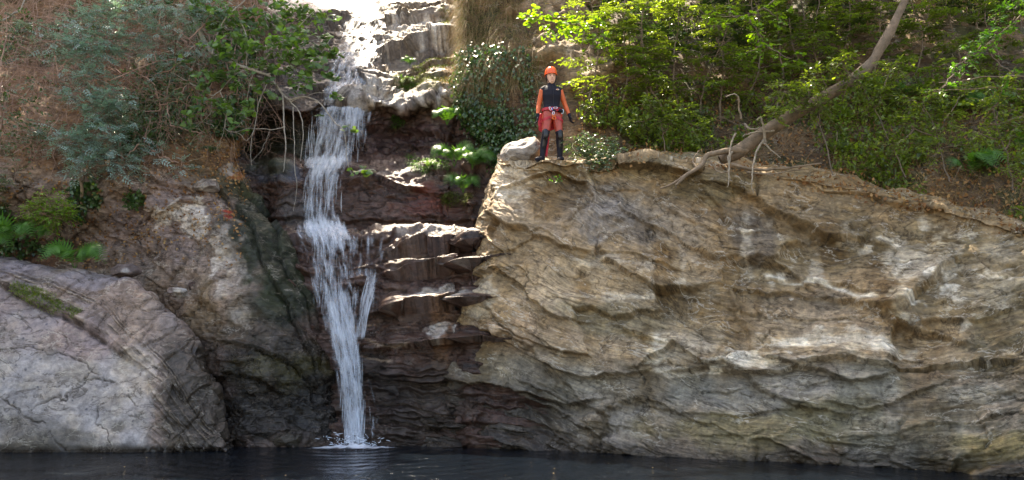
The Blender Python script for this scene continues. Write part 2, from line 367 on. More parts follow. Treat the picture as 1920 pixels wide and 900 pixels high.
    base = blobs(px, py, nz, base, [
        (1190, 400, 95, 70, (.30, .25, .20), .8), (1070, 330, 60, 25, (.25, .19, .10), .7), (960, 400, 60, 70, (.33, .25, .17), .6),
        (1120, 400, 90, 60, (.27, .23, .20), .7), (1290, 420, 70, 60, (.36, .28, .20), .7), (1400, 420, 60, 55, (.20, .155, .11), .75),
        (1560, 420, 150, 60, (.22, .155, .085), .8), (1700, 450, 130, 70, (.20, .145, .075), .8), (1880, 500, 110, 90, (.17, .13, .07), .7),
        (1330, 345, 130, 40, (.19, .15, .08), .8), (1230, 315, 60, 25, (.24, .20, .12), .7),
        (1090, 520, 120, 50, (.42, .31, .19), .8), (1000, 560, 80, 26, (.45, .34, .22), .6),
        (1150, 600, 120, 30, (.22, .18, .11), .7), (980, 630, 110, 40, (.38, .27, .18), .8),
        (1280, 650, 70, 32, (.45, .37, .27), .8), (1330, 560, 120, 60, (.36, .28, .18), .6), (1520, 600, 170, 50, (.33, .25, .17), .6),
        (1600, 640, 200, 28, (.38, .30, .20), .6), (1450, 490, 60, 60, (.24, .18, .10), .6),
        (1040, 730, 130, 40, (.27, .235, .185), .8), (1110, 800, 110, 50, (.26, .22, .18), .8), (940, 700, 100, 40, (.25, .21, .155), .8),
        (1440, 730, 150, 50, (.29, .26, .22), .8), (1300, 720, 90, 40, (.20, .19, .16), .7),
        (1400, 810, 170, 40, (.21, .165, .085), .9), (1560, 790, 110, 50, (.20, .17, .10), .9), (1750, 800, 150, 40, (.25, .22, .165), .7),
        (1830, 740, 90, 28, (.31, .28, .23), .8), (1850, 840, 100, 40, (.22, .165, .06), .8), (1680, 850, 130, 36, (.15, .14, .11), .7), (1640, 720, 80, 40, (.24, .22, .17), .6),
        (1410, 440, 50, 50, (.13, .10, .075), .8), (1600, 470, 90, 50, (.17, .12, .06), .8), (1210, 430, 24, 60, (.15, .11, .075), .7), (1060, 365, 50, 30, (.20, .15, .10), .6), (1870, 640, 80, 40, (.13, .105, .07), .7), (1780, 560, 120, 60, (.19, .14, .075), .7), (1500, 560, 90, 24, (.17, .125, .08), .6), (1330, 620, 60, 16, (.18, .14, .085), .6), (1130, 650, 60, 20, (.40, .30, .20), .7), (1240, 560, 60, 40, (.21, .16, .10), .7), (1900, 600, 80, 100, (.20, .155, .085), .7), (1820, 660, 110, 30, (.20, .16, .10), .6)])
    pale = blobs(px, py, nz2*1.3, np.zeros(px.shape+(1,)), [
        (1395, 675, 62, 15, (.9,), 1), (1340, 690, 20, 7, (.9,), 1), (1225, 655, 26, 26, (.7,), 1), (1240, 690, 60, 8, (.4,), .8),
        (1690, 565, 24, 42, (.8,), .9), (1700, 500, 40, 50, (.5,), .7), (1760, 490, 50, 60, (.35,), .7), (1650, 650, 110, 16, (.5,), .7),
        (1850, 520, 70, 60, (.3,), .6), (1475, 645, 18, 12, (.9,), 1), (1560, 640, 80, 14, (.45,), .8), (1530, 500, 14, 36, (.4,), .7), (1400, 470, 14, 60, (.4,), .7),
        (1130, 490, 70, 12, (.4,), .7), (1160, 560, 90, 10, (.45,), .8), (960, 330, 50, 50, (.6,), .6), (900, 560, 20, 60, (.5,), .6), (985, 270, 40, 18, (.6,), .8)])[..., 0]  # patches ending this list paint sunlight on the left and top edge
    mot = blobs(px, py, nz, np.zeros(px.shape+(1,)), [(1760, 500, 170, 110, (1.,), 1), (1850, 620, 120, 80, (.6,), 1), (1560, 640, 200, 40, (.6,), 1), (1420, 480, 60, 70, (.7,), 1), (1230, 500, 90, 40, (.4,), 1)])[..., 0]*sst(.12, .34, fbm(P0*np.array([1, 1, 1.3]), 4.2, 5, 97))
    pale = np.clip(pale+.75*mot, 0, 1); vein = crackline(px+5*nz2*4, py+4*nz2*3, [(1435, 512), (1475, 518), (1530, 522), (1590, 545), (1600, 552), (1645, 560)], 1, 5)[1]
    vein = vein+.6*crackline(px+22*nz2, py+16*nz2, [(1200, 696), (1280, 700), (1340, 690)], 1, 3)[1]
    thin = sst(.86, .97, ridged(np.stack([P0[..., 0], P0[..., 1]*1.0, (1.5-s/106.)*3.2], -1), 1.0, 2, 91))*sst(-.1, .3, fbm(P0, .8, 2, 92))
    pale = np.clip(pale*1.1+vein*1.0+.28*thin, 0, 1)[..., None]
    base = base*(1-pale)+np.array((.72, .64, .52))*pale
    stain = sst(.05, .45, fbm(P0*np.array([1, 1, .35]), 1.9, 4, 95))[..., None]*.75
    base = base*(1-stain)+base*np.array((.60, .50, .34))*stain
    cr = np.clip(crk*.5+crack_m*.7+.35*(c1+c2)*str_mask*.6, 0, .8)[..., None]
    base = base*(1-cr)+np.array((.05, .04, .028))*cr
    wlz = Pd[..., 2]
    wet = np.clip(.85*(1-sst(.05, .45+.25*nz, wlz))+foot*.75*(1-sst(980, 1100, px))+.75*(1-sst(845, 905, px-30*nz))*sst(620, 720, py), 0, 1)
    base = base*(1-.45*foot[..., None])  # painted shade: colour darkened across the undercut foot
    # small level stand where the person's feet are
    st = P(1037, 303, 14.72); dd = np.sqrt(((Pd[..., 0]-st[0])/1.25)**2+(Pd[..., 1]-st[1]-.05)**2)
    k = (1-sst(.22, .42, dd))*(1-sst(.08, .22, np.abs(Pd[..., 2]-st[2]))); Pd[..., 2] = Pd[..., 2]*(1-k)+(st[2]+.012*fbm(Pd, 9, 2, 3)+.06*(Pd[..., 1]-st[1]))*k
    GRID['outcrop'] = (px, py, Pd, normals(Pd))
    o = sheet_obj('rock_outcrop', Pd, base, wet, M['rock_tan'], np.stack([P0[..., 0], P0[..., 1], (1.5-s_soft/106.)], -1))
    return tag(o, 'huge tan and grey layered rock outcrop rising from the pool, canyoner standing on it', 'rock outcrop')
outcrop = build_outcrop()

# ---- stepped wall behind the waterfall
def build_fallwall():
    colx = list(range(360, 1041, 20))
    rows = [  # py, Y at the fall, then tweak by column
        (2, 34.0), (4, 24.0), (30, 22.3), (75, 20.9), (118, 19.6), (160, 18.7), (196, 17.9), (212, 18.35), (240, 18.5), (288, 18.2), (300, 17.6), (313, 16.95), (335, 16.75),
        (385, 16.6), (425, 16.45), (436, 16.1), (452, 15.72), (475, 15.6), (520, 15.42), (570, 15.25), (620, 15.1), (680, 15.0), (740, 14.85), (790, 14.7), (834, 14.55), (900, 14.8), (980, 15.2)]
    G = np.zeros((len(rows), len(colx), 3))
    for j, x in enumerate(colx):
        for i, (y, Y) in enumerate(rows):
            lipm = float(np.interp(y, [110, 160, 200, 290, 305, 330, 420], [0, 1, 1, 1, .5, .5, 0])); dY = 0; yy = y+lipm*(9*math.sin(x/37.)+6*math.sin(x/15.+1)-.05*(x-660)*(y < 250)); Y = Y+lipm*.18*math.sin(x/23.)
            if x <= 560 and 190 < y < 300: dY += .9*(1-(x-360)/220.)
            if x < 620 and y > 430: dY -= .0
            if x <= 500 and y > 300: dY += .25
            if 730 < x < 870: dY += np.interp(y, [425, 452, 475, 520, 570, 620, 680, 740, 834], [0, .12, .0, -.12, -.25, -.36, -.36, -.2, 0])
            if x > 860: dY -= .5
            if y < 10: yy = y-14 if x > 700 else y
            if x > 700 and y < 110: yy = yy-30*(1-y/110.)*min(1, (x-700)/60.)
            if x < 660 and y < 110: yy = yy-10*(1-y/110.)
            if x > 760 and y < 130: dY -= .25
            G[i, j] = (x, yy, Y+dY)
    t = np.cumsum([0]+[max(6, rows[i+1][0]-rows[i][0])+10*abs(rows[i+1][1]-rows[i][1])*(rows[i][0] > 10) for i in range(len(rows)-1)])
    # resample rows evenly in screen space
    n = 720; tt = np.linspace(0, t[-1], n)
    Gd = catmull(G, 420, 1)
    D = np.zeros((n, 420, 3))
    for k in range(3):
        for j in range(420): D[:, j, k] = np.interp(tt, t, Gd[:, j, k])
    ker = np.hanning(9); ker /= ker.sum()
    for k in range(1, 3):
        pad = np.pad(D[..., k], ((4, 4), (0, 0)), 'edge'); D[..., k] = sum(ker[i]*pad[i:i+n] for i in range(9))
    px, py, Y = D[..., 0], D[..., 1], D[..., 2]
    P0 = P(px, py, Y); nn = normals(P0)
    wob = fbm(P0, 1.1, 4, 105); wob2 = fbm(P0, 4, 3, 106)
    qx = px+16*fbm(P0, .9, 3, 111); qy = py+10*wob+4*wob2
    s = qy-.10*(qx-700)*sst(640, 760, py)+.05*(qx-700)*(1-sst(200, 300, py))
    disp = .18*fbm(P0, .6, 3, 121)+.08*fbm(P0, 2, 3, 122)
    l1, c1 = layers(s, 46, 8); l2, c2 = layers(s+6*wob, 19, 9); l3, c3 = layers(s+3*wob, 8, 10)
    disp += .10*l1+.055*l2+.02*l3
    wv = np.stack([fbm(P0, 2.4, 4, 43), 0*wob, fbm(P0, 2.4, 4, 44)], -1)
    q = np.stack([P0[..., 0]*.8, P0[..., 1]*.6, (1.5-s/95.)*4.2], -1)+.6*wv
    f1, f2, cid = worley(q, 141); edge = f2-f1
    cm1 = sst(.0, .3, fbm(P0, 1.2, 3, 45))
    disp += .14*(cid-.5)*sst(0, .2, edge)-.03*cm1*np.exp(-(edge/.04)**2)
    q = np.stack([P0[..., 0]*2.1, P0[..., 1]*1.6, (1.5-s/95.)*12], -1)+.8*wv
    g1, g2, cid2 = worley(q, 143); disp += .06*(cid2-.5)*sst(0, .2, g2-g1)
    edge = np.where(cm1 > .3, edge, 1)
    disp += .03*fbm(P0, 7, 4, 143)
    upm = 1-sst(185, 205, py); q = np.stack([P0[..., 0]*1.1, P0[..., 1]*.7, P0[..., 2]*1.9], -1)+.5*wv; u1, u2, uid = worley(q, 149)
    disp += upm*(.34*(uid-.5)*sst(0, .14, u2-u1)-.05*np.exp(-((u2-u1)/.05)**2)+.10*ridged(P0, 1.3, 4, 148))
    E = [  # sloping sunlit treads (wu wide) over dark risers
        ([(740, 476), (800, 466), (860, 462), (990, 460)], .62, 32, 16), ([(745, 522), (800, 514), (860, 508), (990, 500)], .66, 32, 18),
        ([(740, 590), (800, 582), (850, 574), (990, 570)], .70, 38, 20), ([(760, 655), (810, 645), (860, 645), (990, 640)], .60, 38, 22), ([(640, 598), (720, 590), (760, 590)], .2, 22, 22), ([(640, 655), (740, 650), (790, 655)], .18, 20, 24),
        ([(640, 700), (700, 705), (760, 715), (850, 720)], .16, 14, 20), ([(650, 745), (740, 755), (850, 780)], .14, 10, 16), ([(660, 785), (760, 790), (850, 815)], .14, 12, 16),
        ([(640, 345), (720, 330), (780, 350), (850, 372), (900, 400)], .18, 18, 26), ([(650, 240), (750, 246), (860, 262)], .20, 14, 18),
        ([(640, 275), (720, 268), (800, 285), (900, 300)], .12, 10, 14),
        ([(690, 110), (740, 92), (800, 76), (860, 66)], .50, 30, 34), ([(690, 142), (780, 128), (880, 118)], .16, 12, 16), ([(640, 150), (720, 165), (800, 158), (900, 150)], .20, 18, 18),
        ([(700, 52), (760, 46), (820, 40)], .24, 20, 16), ([(690, 26), (760, 20), (850, 16)], .20, 12, 14), ([(600, 60), (640, 40), (690, 20)], .2, 14, 14)]
    for pts, a, wu, wd in E:
        if a < .6: disp += ledge(qx, qy, pts, a, wu, wd); continue
        sd_ = qy-np.interp(qx, [p[0] for p in pts], [p[1] for p in pts]); m = sst(pts[0][0]-45, pts[0][0]+45, qx)
        disp += m*a*.85*(np.clip(1+sd_/(wu*1.15), 0, 1)**1.15*(sd_ < 0)*.8-.2*np.exp(-np.maximum(sd_, 0)/wd)*(sd_ >= 0))
    fade = sst(0, .06, np.linspace(0, 1, n))[:, None]
    Pd = P0+nn*(disp*fade)[..., None]
    nz = fbm(P0, 1.6, 5, 151); nz2 = fbm(P0, 5, 4, 152)
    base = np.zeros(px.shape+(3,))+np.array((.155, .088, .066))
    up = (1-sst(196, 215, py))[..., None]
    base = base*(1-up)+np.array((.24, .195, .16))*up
    base = blobs(px, py, nz, base, [
        (840, 96, 70, 16, (.17, .11, .07), .9), (780, 130, 80, 14, (.17, .12, .07), .8), (860, 150, 70, 60, (.25, .17, .09), .8), (800, 165, 50, 20, (.16, .15, .05), .8),
        (860, 60, 40, 60, (.33, .25, .15), .6), (760, 30, 50, 20, (.24, .19, .13), .5),
        (760, 260, 100, 40, (.14, .08, .075), .8), (790, 380, 70, 40, (.26, .075, .05), .8), (730, 370, 60, 40, (.16, .09, .07), .7), (530, 330, 90, 20, (.11, .13, .18), .8),
        (480, 260, 120, 70, (.045, .055, .03), .9), (560, 400, 70, 60, (.09, .09, .09), .7), (740, 480, 70, 40, (.18, .115, .085), .7),  # first patch paints the darkness of the recess under the fig
        (720, 600, 90, 70, (.20, .12, .085), .8), (830, 620, 30, 60, (.34, .18, .09), .8), (760, 760, 120, 80, (.085, .065, .055), .8), (700, 700, 60, 60, (.08, .065, .06), .7), (860, 760, 80, 40, (.15, .11, .085), .6)])
    tread_glare = np.clip(blobs(px, py, nz2*1.1, np.zeros(px.shape+(1,)), [(805, 446, 75, 9, (1.,), 1), (815, 500, 62, 10, (1.,), 1), (822, 560, 60, 17, (1.,), 1), (826, 622, 26, 22, (1.,), 1), (720, 180, 75, 26, (1.,), 1), (690, 128, 36, 12, (1.,), 1), (790, 56, 90, 24, (1.,), 1), (760, 62, 30, 16, (1.,), 1), (700, 96, 26, 10, (.8,), 1), (850, 178, 50, 12, (.7,), 1), (850, 132, 34, 6, (.6,), 1), (740, 320, 60, 5, (.6,), 1)])[..., 0], 0, 1)*(.65+.7*nz); tread_glare = np.clip(tread_glare, 0, 1)[..., None]
    base = base*(1-tread_glare)+np.array((.66, .62, .58))*tread_glare  # pale colour paints sun glare onto the treads and upper slab
    qv = crackline(px+14*nz2, py+8*nz2, [(680, 632), (705, 646), (740, 650), (768, 648)], 1, 4)[1]+crackline(px+14*nz2, py+8*nz2, [(685, 672), (720, 676), (745, 680)], 1, 3.5)[1]+.7*crackline(px+20*nz2, py+12*nz2, [(650, 606), (690, 608), (715, 604)], 1, 5)[1]
    qv = np.clip(qv, 0, 1)[..., None]; base = base*(1-qv)+np.array((.55, .42, .30))*qv
    cr = np.clip(.55*np.exp(-(edge/.04)**2)+.35*(c1+c2)*.6, 0, .8)[..., None]
    base = base*(1-cr)+np.array((.03, .025, .02))*cr
    wet = .80+.25*nz
    wet = wet*sst(190, 215, py)+(.25+.5*(1-sst(650, 760, px)))*(1-sst(190, 215, py))
    wet = wet*(1-.45*(1-sst(40, 90, np.abs(px-860)))*(py < 250))
    wet = wet*(1-.7*tread_glare[..., 0])
    GRID['cliff'] = (px, py, Pd, normals(Pd))
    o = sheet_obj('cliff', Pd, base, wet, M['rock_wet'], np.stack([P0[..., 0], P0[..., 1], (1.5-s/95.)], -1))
    return tag(o, 'dark wet stepped rock wall behind the waterfall', None, None, 'structure')
cliff = build_fallwall()

# ---- hillside above the outcrop
def build_hill():
    colA = [(878, 8.0), (868, 2.0), (872, 0), (900, -.2), (960, -.5), (1060, -.5), (1180, -.5), (1320, -.6), (1460, -.9), (1600, -1.2), (1740, -1.6), (1880, -2.0), (2050, -2.6), (2300, -3.2), (2700, -4.0)]
    ry = [(-900, 35.0), (-500, 27.0), (-250, 22.6), (-100, 20.4), (0, 19.0), (70, 18.0), (140, 17.1), (210, 16.6), (270, 16.15), (330, 15.75), (400, 15.5), (470, 15.2)]
    G = np.zeros((len(ry), len(colA), 3))
    for j, (x, dY) in enumerate(colA):
        for i, (y, Y) in enumerate(ry):
            k = (y+100)/500.
            yy = y
            xx = x
            if j < 4: xx = x+max(0, (y-150))*.10+(-6 if y < 60 else 0)+(30 if y > 250 else 0)
            if x > 1200: Y2 = Y+dY*(.35+.65*np.clip(k, 0, 1.1)); yy = y+np.clip((x-1300)/600., 0, 1)*28*(y > 100)
            elif x < 1000: Y2 = Y*.5+16.9*.5+dY if y > -120 else Y+dY
            else: Y2 = Y+dY
            G[i, j] = (xx, yy, Y2)
    D = catmull(catmull(G, 340, 0), 520, 1)
    px, py, Y = D[..., 0], D[..., 1], D[..., 2]
    P0 = P(px, py, Y); nn = normals(P0)
    rockm = np.clip(blobs(px, py, fbm(P0, 2, 3, 3), np.zeros(px.shape+(1,)), [(1032, 100, 44, 30, (1.,), 1), (1062, 100, 30, 24, (1.,), 1), (1090, 125, 60, 40, (1.,), .8), (1050, 20, 70, 34, (1.,), .9), (1180, 82, 24, 24, (1.,), .8)])[..., 0], 0, 1)
    disp = .30*fbm(P0, .5, 3, 201)+.14*fbm(P0, 1.6, 4, 202)+.05*fbm(P0, 6, 4, 203)+.30*rockm+.12*rockm*ridged(P0, 2, 3, 205)
    Pd = P0+nn*disp[..., None]
    nz = fbm(P0, 1.2, 5, 211)
    base = np.zeros(px.shape+(3,))+np.array((.105, .066, .036))
    k = sst(-.1, .35, nz)[..., None]; base = base*(1-k)+np.array((.19, .115, .055))*k
    k = sst(.1, .4, fbm(P0, 2.3, 4, 212))[..., None]*.7; base = base*(1-k)+np.array((.055, .07, .022))*k
    k = rockm[..., None]; base = base*(1-k)+np.array((.30, .21, .13))*k
    GRID['hill'] = (px, py, Pd, normals(Pd))
    o = sheet_obj('hillside', Pd, base, np.zeros(px.shape)+.1, M['rock_bank'])
    return tag(o, 'brown leaf-littered hillside above the outcrop', None, None, 'structure')
hill = build_hill()

# ---- bank left of the waterfall
def build_bank():
    ys = [-900, -500, -250, -100, 0, 90, 180, 250, 310, 350, 400, 450, 520, 590, 660, 740, 800, 836, 900, 980]
    Yb = [33, 26., 22.3, 20.2, 19.0, 18.0, 17.2, 16.7, 16.3, 16.05, 15.7, 15.4, 15.1, 14.95, 14.8, 14.65, 14.55, 14.5, 14.7, 15.2]
    sil = np.interp(ys, [-900, 0, 90, 180, 230, 290, 330, 360, 400, 450, 500, 540, 600, 650, 700, 760, 836, 980], [560, 500, 485, 470, 462, 452, 440, 470, 500, 540, 572, 588, 600, 606, 612, 626, 640, 645])
    G = np.zeros((len(ys), 12, 3))
    for i, (y, Y) in enumerate(zip(ys, Yb)):
        sx = sil[i]
        # left of silhouette
        fr = [(-1000, -3.5), (-450, -2.4), (-120, -1.6), (40, -1.1), (160, -.75), (260, -.45), (340, -.25)]
        for j, (x, dY) in enumerate(fr):
            kk = np.clip((y-(-100))/500., .3, 1)
            hid = float(sst(330, 470, y)); G[i, j] = (x, y, Y+dY*kk*(1-hid)+hid*(.85 if x < 300 else .5))
        G[i, 7] = (sx*.5+340*.5, y, Y-.05)
        G[i, 8] = (sx-28, y, Y+.15)
        G[i, 9] = (sx-4, y, Y+.6)
        G[i, 10] = (sx, y, Y+1.7)
        G[i, 11] = (sx-10, y, Y+5.5)
    D = catmull(catmull(G, 620, 0), 620, 1)
    px, py, Y = D[..., 0], D[..., 1], D[..., 2]
    P0 = P(px, py, Y); nn = normals(P0)
    wob = fbm(P0, 1.1, 4, 305)
    qx = px+20*fbm(P0, .9, 3, 311); qy = py+14*wob+5*fbm(P0, 4, 3, 312)
    rock = sst(300, 350, py-.05*(px-200)+20*wob)
    s = qy-.75*(qx-400)
    l1, c1 = layers(s, 60, 15); l2, c2 = layers(s+6*wob, 24, 16)
    disp = .28*fbm(P0, .55, 3, 321)+.13*fbm(P0, 1.8, 4, 322)+.03*fbm(P0, 8, 3, 323)
    q = np.stack([P0[..., 0]*1.6+P0[..., 2]*.8, P0[..., 1]*.9, P0[..., 2]*1.9-P0[..., 0]*.8], -1)+.3*wob[..., None]
    f1, f2, cid = worley(q+.5*np.stack([fbm(P0, 2.4, 4, 43), 0*wob, fbm(P0, 2.4, 4, 44)], -1), 341); edge = f2-f1
    edge = np.where(fbm(P0, 1.1, 3, 46) > .05, edge, 1)
    moss = np.clip(blobs(px, py, wob, np.zeros(px.shape+(1,)), [(500, 430, 90, 90, (1.,), 1), (540, 540, 70, 90, (1.,), .9), (430, 340, 50, 40, (1.,), .7), (560, 600, 60, 60, (1.,), .8)])[..., 0], 0, 1)
    blk = 1-.75*moss
    disp += rock*blk*(.13*(cid-.5)-.05*np.exp(-(edge/.06)**2)+.05*l1+.03*l2)
    q2 = P0*np.array([4.2, 3, 4.2])+.4*wob[..., None]
    g1, g2, cid2 = worley(q2, 347); disp += rock*blk*(.045*(cid2-.5)-.02*np.exp(-((g2-g1)/.08)**2))
    disp += rock*.03*ridged(P0, 3.2, 4, 349)
    for pts, a, wu, wd in [([(170, 330), (260, 322), (330, 352), (385, 370)], .16, 20, 26), ([(300, 400), (350, 385), (400, 380)], .16, 16, 24),
                           ([(420, 640), (480, 650), (540, 690), (600, 740)], .20, 26, 40), ([(400, 720), (460, 700), (520, 740)], .16, 24, 30)]:
        disp += ledge(qx, qy, pts, a, wu, wd)
    # long mossy ribs running down to the right
    disp += .07*moss*np.sin((qy-.95*qx)/13.)*sst(-.4, .3, fbm(P0, 1.2, 3, 350))
    for x0 in (0, 38, 80): disp += ledge(qx, qy, [(400+x0, 345), (450+x0, 400), (500+x0, 480), (545+x0, 590), (590+x0, 720)], .16, 26, 20, 16)
    disp += .16*rock*sst(600, 680, py)*ridged(P0, 1.1, 4, 355)
    fade = 1-sst(.9, 1, np.linspace(0, 1, 620))[None, :]
    Pd = P0+nn*(disp*fade)[..., None]
    nz = fbm(P0, 1.4, 5, 351); nz2 = fbm(P0, 4.5, 4, 352)
    soil = np.zeros(px.shape+(3,))+np.array((.17, .088, .045))
    k = sst(-.2, .35, nz)[..., None]; soil = soil*(1-k)+np.array((.25, .15, .09))*k
    k = sst(.12, .4, fbm(P0, 2, 4, 353))[..., None]*.7; soil = soil*(1-k)+np.array((.06, .06, .025))*k
    rk = np.zeros(px.shape+(3,))+np.array((.25, .185, .15))
    base = soil*(1-rock[..., None])+rk*rock[..., None]
    base = blobs(px, py, nz, base, [
        (420, 250, 60, 70, (.20, .12, .07), .8), (330, 395, 110, 55, (.27, .20, .185), .8), (250, 470, 120, 60, (.23, .17, .155), .8), (400, 600, 70, 90, (.22, .15, .085), .8),
        (300, 560, 90, 50, (.23, .15, .10), .7), (450, 540, 36, 90, (.27, .20, .17), .6),
        (500, 430, 95, 95, (.034, .040, .018), 1), (545, 540, 75, 110, (.030, .038, .014), 1), (430, 345, 45, 36, (.07, .065, .02), .7), (520, 700, 150, 90, (.055, .044, .022), .95),
        (500, 690, 60, 30, (.13, .12, .025), .6), (560, 720, 50, 40, (.14, .13, .03), .5), (480, 790, 170, 70, (.055, .046, .034), .9), (600, 790, 50, 70, (.04, .034, .028), .9),
        (445, 330, 14, 9, (.55, .20, .06), .9), (427, 398, 12, 9, (.42, .05, .02), 1), (432, 412, 8, 7, (.42, .05, .02), 1), (60, 480, 120, 50, (.12, .055, .03), .9)])
    pale = np.clip(blobs(px, py, nz2*1.4, np.zeros(px.shape+(1,)), [(345, 405, 46, 22, (.9,), 1), (375, 425, 30, 26, (.8,), 1), (420, 470, 26, 60, (.75,), .9), (265, 388, 26, 7, (.8,), 1), (360, 375, 24, 7, (.8,), 1),
                  (430, 322, 22, 12, (.8,), 1), (440, 520, 20, 70, (.45,), .8), (460, 590, 16, 40, (.35,), .8)])[..., 0], 0, 1)[..., None]
    base = base*(1-pale)+np.array((.60, .53, .47))*pale
    cr = np.clip((.45*np.exp(-(edge/.05)**2)+.25*c1*.5)*rock*blk, 0, .7)[..., None]
    base = base*(1-cr)+np.array((.04, .03, .022))*cr
    wet = np.clip(1.0*sst(570, 680, py+30*nz+.1*(px-400))*sst(330, 400, px)+.6*moss+.5*(1-sst(.05, .5, Pd[..., 2])), 0, 1)
    GRID['bank'] = (px, py, Pd, normals(Pd))
    o = sheet_obj('riverbank', Pd, base, wet, M['rock_bank'])
    return tag(o, 'steep brown and mossy bank left of the waterfall', None, None, 'structure')
bank = build_bank()

# ---- left foreground boulders (closed behind by the bank)
def build_boulder():
    # striated upper hump: silhouette line from (0,490) over to (400,640) and down to the pool
    T = [(-700, 560), (-300, 500), (-100, 484), (0, 487), (60, 500), (130, 512), (200, 524), (250, 540), (300, 585), (345, 612), (375, 655), (398, 720), (412, 780), (425, 842)]
    G = []
    for k, (x, y) in enumerate(T):
        f = k/(len(T)-1.)
        yw = 846 if x > -50 else 850
        bx = x if x < 60 else 60+(x-60)*(.62+.42*f)   # base x
        bx = min(max(bx, x-60) if x > 200 else x, 425)
        ztop = y; Yw = 13.7 if x > -50 else 13.4
        Yt = 14.75-.2*f
        pts = [(x+6, y+4, Yt+1.6), (x+3, y-1, Yt+.5), (x, y, Yt)]
        for g in (.14, .34, .6, .82, 1.0):
            pts.append((x*(1-g)+bx*g, y*(1-g)+max(yw, y+2)*g, Yt+(Yw-Yt)*(1-(1-g)**1.8)))
        pts.append((bx, yw+60, Yw+.4)); pts.append((bx, yw+140, Yw+1.2))
        G.append(pts)
    G = np.array(G, float).transpose(1, 0, 2)
    D = catmull(catmull(G, 430, 0), 640, 1)
    px, py, Y = D[..., 0], D[..., 1], D[..., 2]
    P0 = P(px, py, Y); nn = normals(P0)
    wob = fbm(P0, 1.2, 4, 405)
    qx = px+10*wob; qy = py+8*fbm(P0, 1.6, 4, 406)
    # boundary between the smooth pale boulder (below-left) and the striated hump (above-right)
    bx_ = [-700, -100, 0, 60, 120, 170, 210, 250, 285, 300, 300, 300]; by_ = [500, 520, 530, 560, 585, 610, 640, 660, 700, 760, 800, 850]
    bl = np.interp(qx, [-700, -100, 0, 60, 120, 180, 230, 270, 290, 296], [505, 520, 535, 570, 592, 630, 665, 690, 760, 870])
    sd_ = qy-bl; smooth = sst(-4, 6, sd_)*(1-sst(270, 300, qx+26*fbm(P0, 3.5, 4, 463)))
    hump = 1-smooth
    s = qy-np.interp(qx, [-700, 0, 100, 200, 300, 400, 460], [-30, 0, 25, 75, 165, 300, 380])
    s = s+9*vnoise(np.stack([s/40., 0*s, 0*s], -1), 28)+6*fbm(P0, 3, 4, 29); l2, c2 = layers(s+5*wob, 20, 25); l3, c3 = layers(s+3*wob, 6.5, 26); l4, c4 = layers(s, 3.2, 27)
    strat = hump*(1-sst(430, 500, s+500))  # placeholder strength
    strat = hump*(sst(18, 45, s-470) )
    disp = .16*fbm(P0, .6, 3, 411)+.05*fbm(P0, 2, 3, 412)
    brk = .25+.75*sst(-.3, .3, fbm(P0, 1.4, 4, 441)); brk2 = .2+.8*sst(-.3, .3, fbm(P0, 2.6, 3, 442))
    disp += hump*(.04*l2*(.3+.7*strat)*brk+.020*l3*strat*brk2+.012*l4*strat*brk)+hump*.07*ridged(P0*np.array([1, 1, 1.]), 1.7, 4, 443)
    q = np.stack([P0[..., 0]*1.2+P0[..., 2]*1.2, P0[..., 1], (P0[..., 2]-P0[..., 0])*2.2], -1)+.4*wob[..., None]; k1, k2, kid = worley(q, 445)
    disp += hump*(.09*(kid-.5)*sst(0, .15, k2-k1)-.02*np.exp(-((k2-k1)/.05)**2))
    disp += smooth*(.10*sst(0, 60, sd_)-.03)
    disp -= .13*np.exp(-(np.abs(sd_)/6)**2)*(1-sst(225, 262, qx))*(qx > 120)*sst(-.5, .1, fbm(P0, 2.2, 3, 466))+.05*np.exp(-(np.abs(sd_)/5)**2)*(qx <= 120)
    crack_m = 0
    for pts, dpt, wd_, vert in [
        ([(-60, 655), (0, 661), (60, 650), (110, 665), (160, 680), (200, 715)], .045, 4, False), ([(60, 775), (100, 755), (150, 730), (165, 715), (205, 712), (240, 735), (265, 760)], .05, 4, False),
        ([(0, 745), (30, 765), (55, 785), (90, 800), (130, 838)], .05, 5, False), ([(0, 590), (60, 600), (90, 590), (130, 640), (165, 670)], .03, 3, False),
        ([(120, 600), (124, 640), (118, 665)], .05, 3.5, True), ([(215, 650), (185, 690), (160, 720)], .04, 3.5, True), ([(205, 735), (185, 760), (180, 790), (215, 835)], .03, 3, True), ([(0, 560), (60, 545), (100, 560), (150, 600)], .03, 3, False)]:
        a, b = crackline(px+16*fbm(P0, 4, 5, 461), py+14*fbm(P0, 4, 5, 462), pts, dpt*.55, wd_*.45, vert); bk = sst(-.5, .1, fbm(P0, 3, 2, 64))*smooth; disp += a*bk; crack_m = crack_m+b*bk
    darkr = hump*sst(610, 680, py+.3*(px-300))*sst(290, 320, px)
    q = P0*np.array([2.6, 2, 2.6])+.4*wob[..., None]; g1, g2, cid2 = worley(q, 447)
    disp += darkr*(.16*(cid2-.5)+.10*ridged(P0, 2.2, 3, 449)-.05)
    disp -= .10*(1-sst(790, 846, py))*0
    Pd = P0+nn*disp[..., None]
    nz = fbm(P0, 1.4, 5, 451); nz2 = fbm(P0, 5, 4, 452)
    base = np.array((.33, .292, .278))*smooth[..., None]+np.array((.25, .185, .16))*hump[..., None]
    base = blobs(px, py, nz, base, [
        (80, 610, 150, 55, (.25, .195, .185), .8), (0, 570, 110, 45, (.22, .165, .16), .8), (160, 640, 60, 40, (.27, .195, .18), .7), (255, 700, 40, 50, (.40, .335, .29), .8), (240, 740, 50, 40, (.37, .32, .29), .7),
        (150, 525, 140, 16, (.23, .195, .205), .8), (40, 500, 90, 18, (.20, .17, .19), .8), (310, 610, 50, 60, (.20, .165, .15), .6), (250, 600, 60, 40, (.33, .24, .19), .6)])
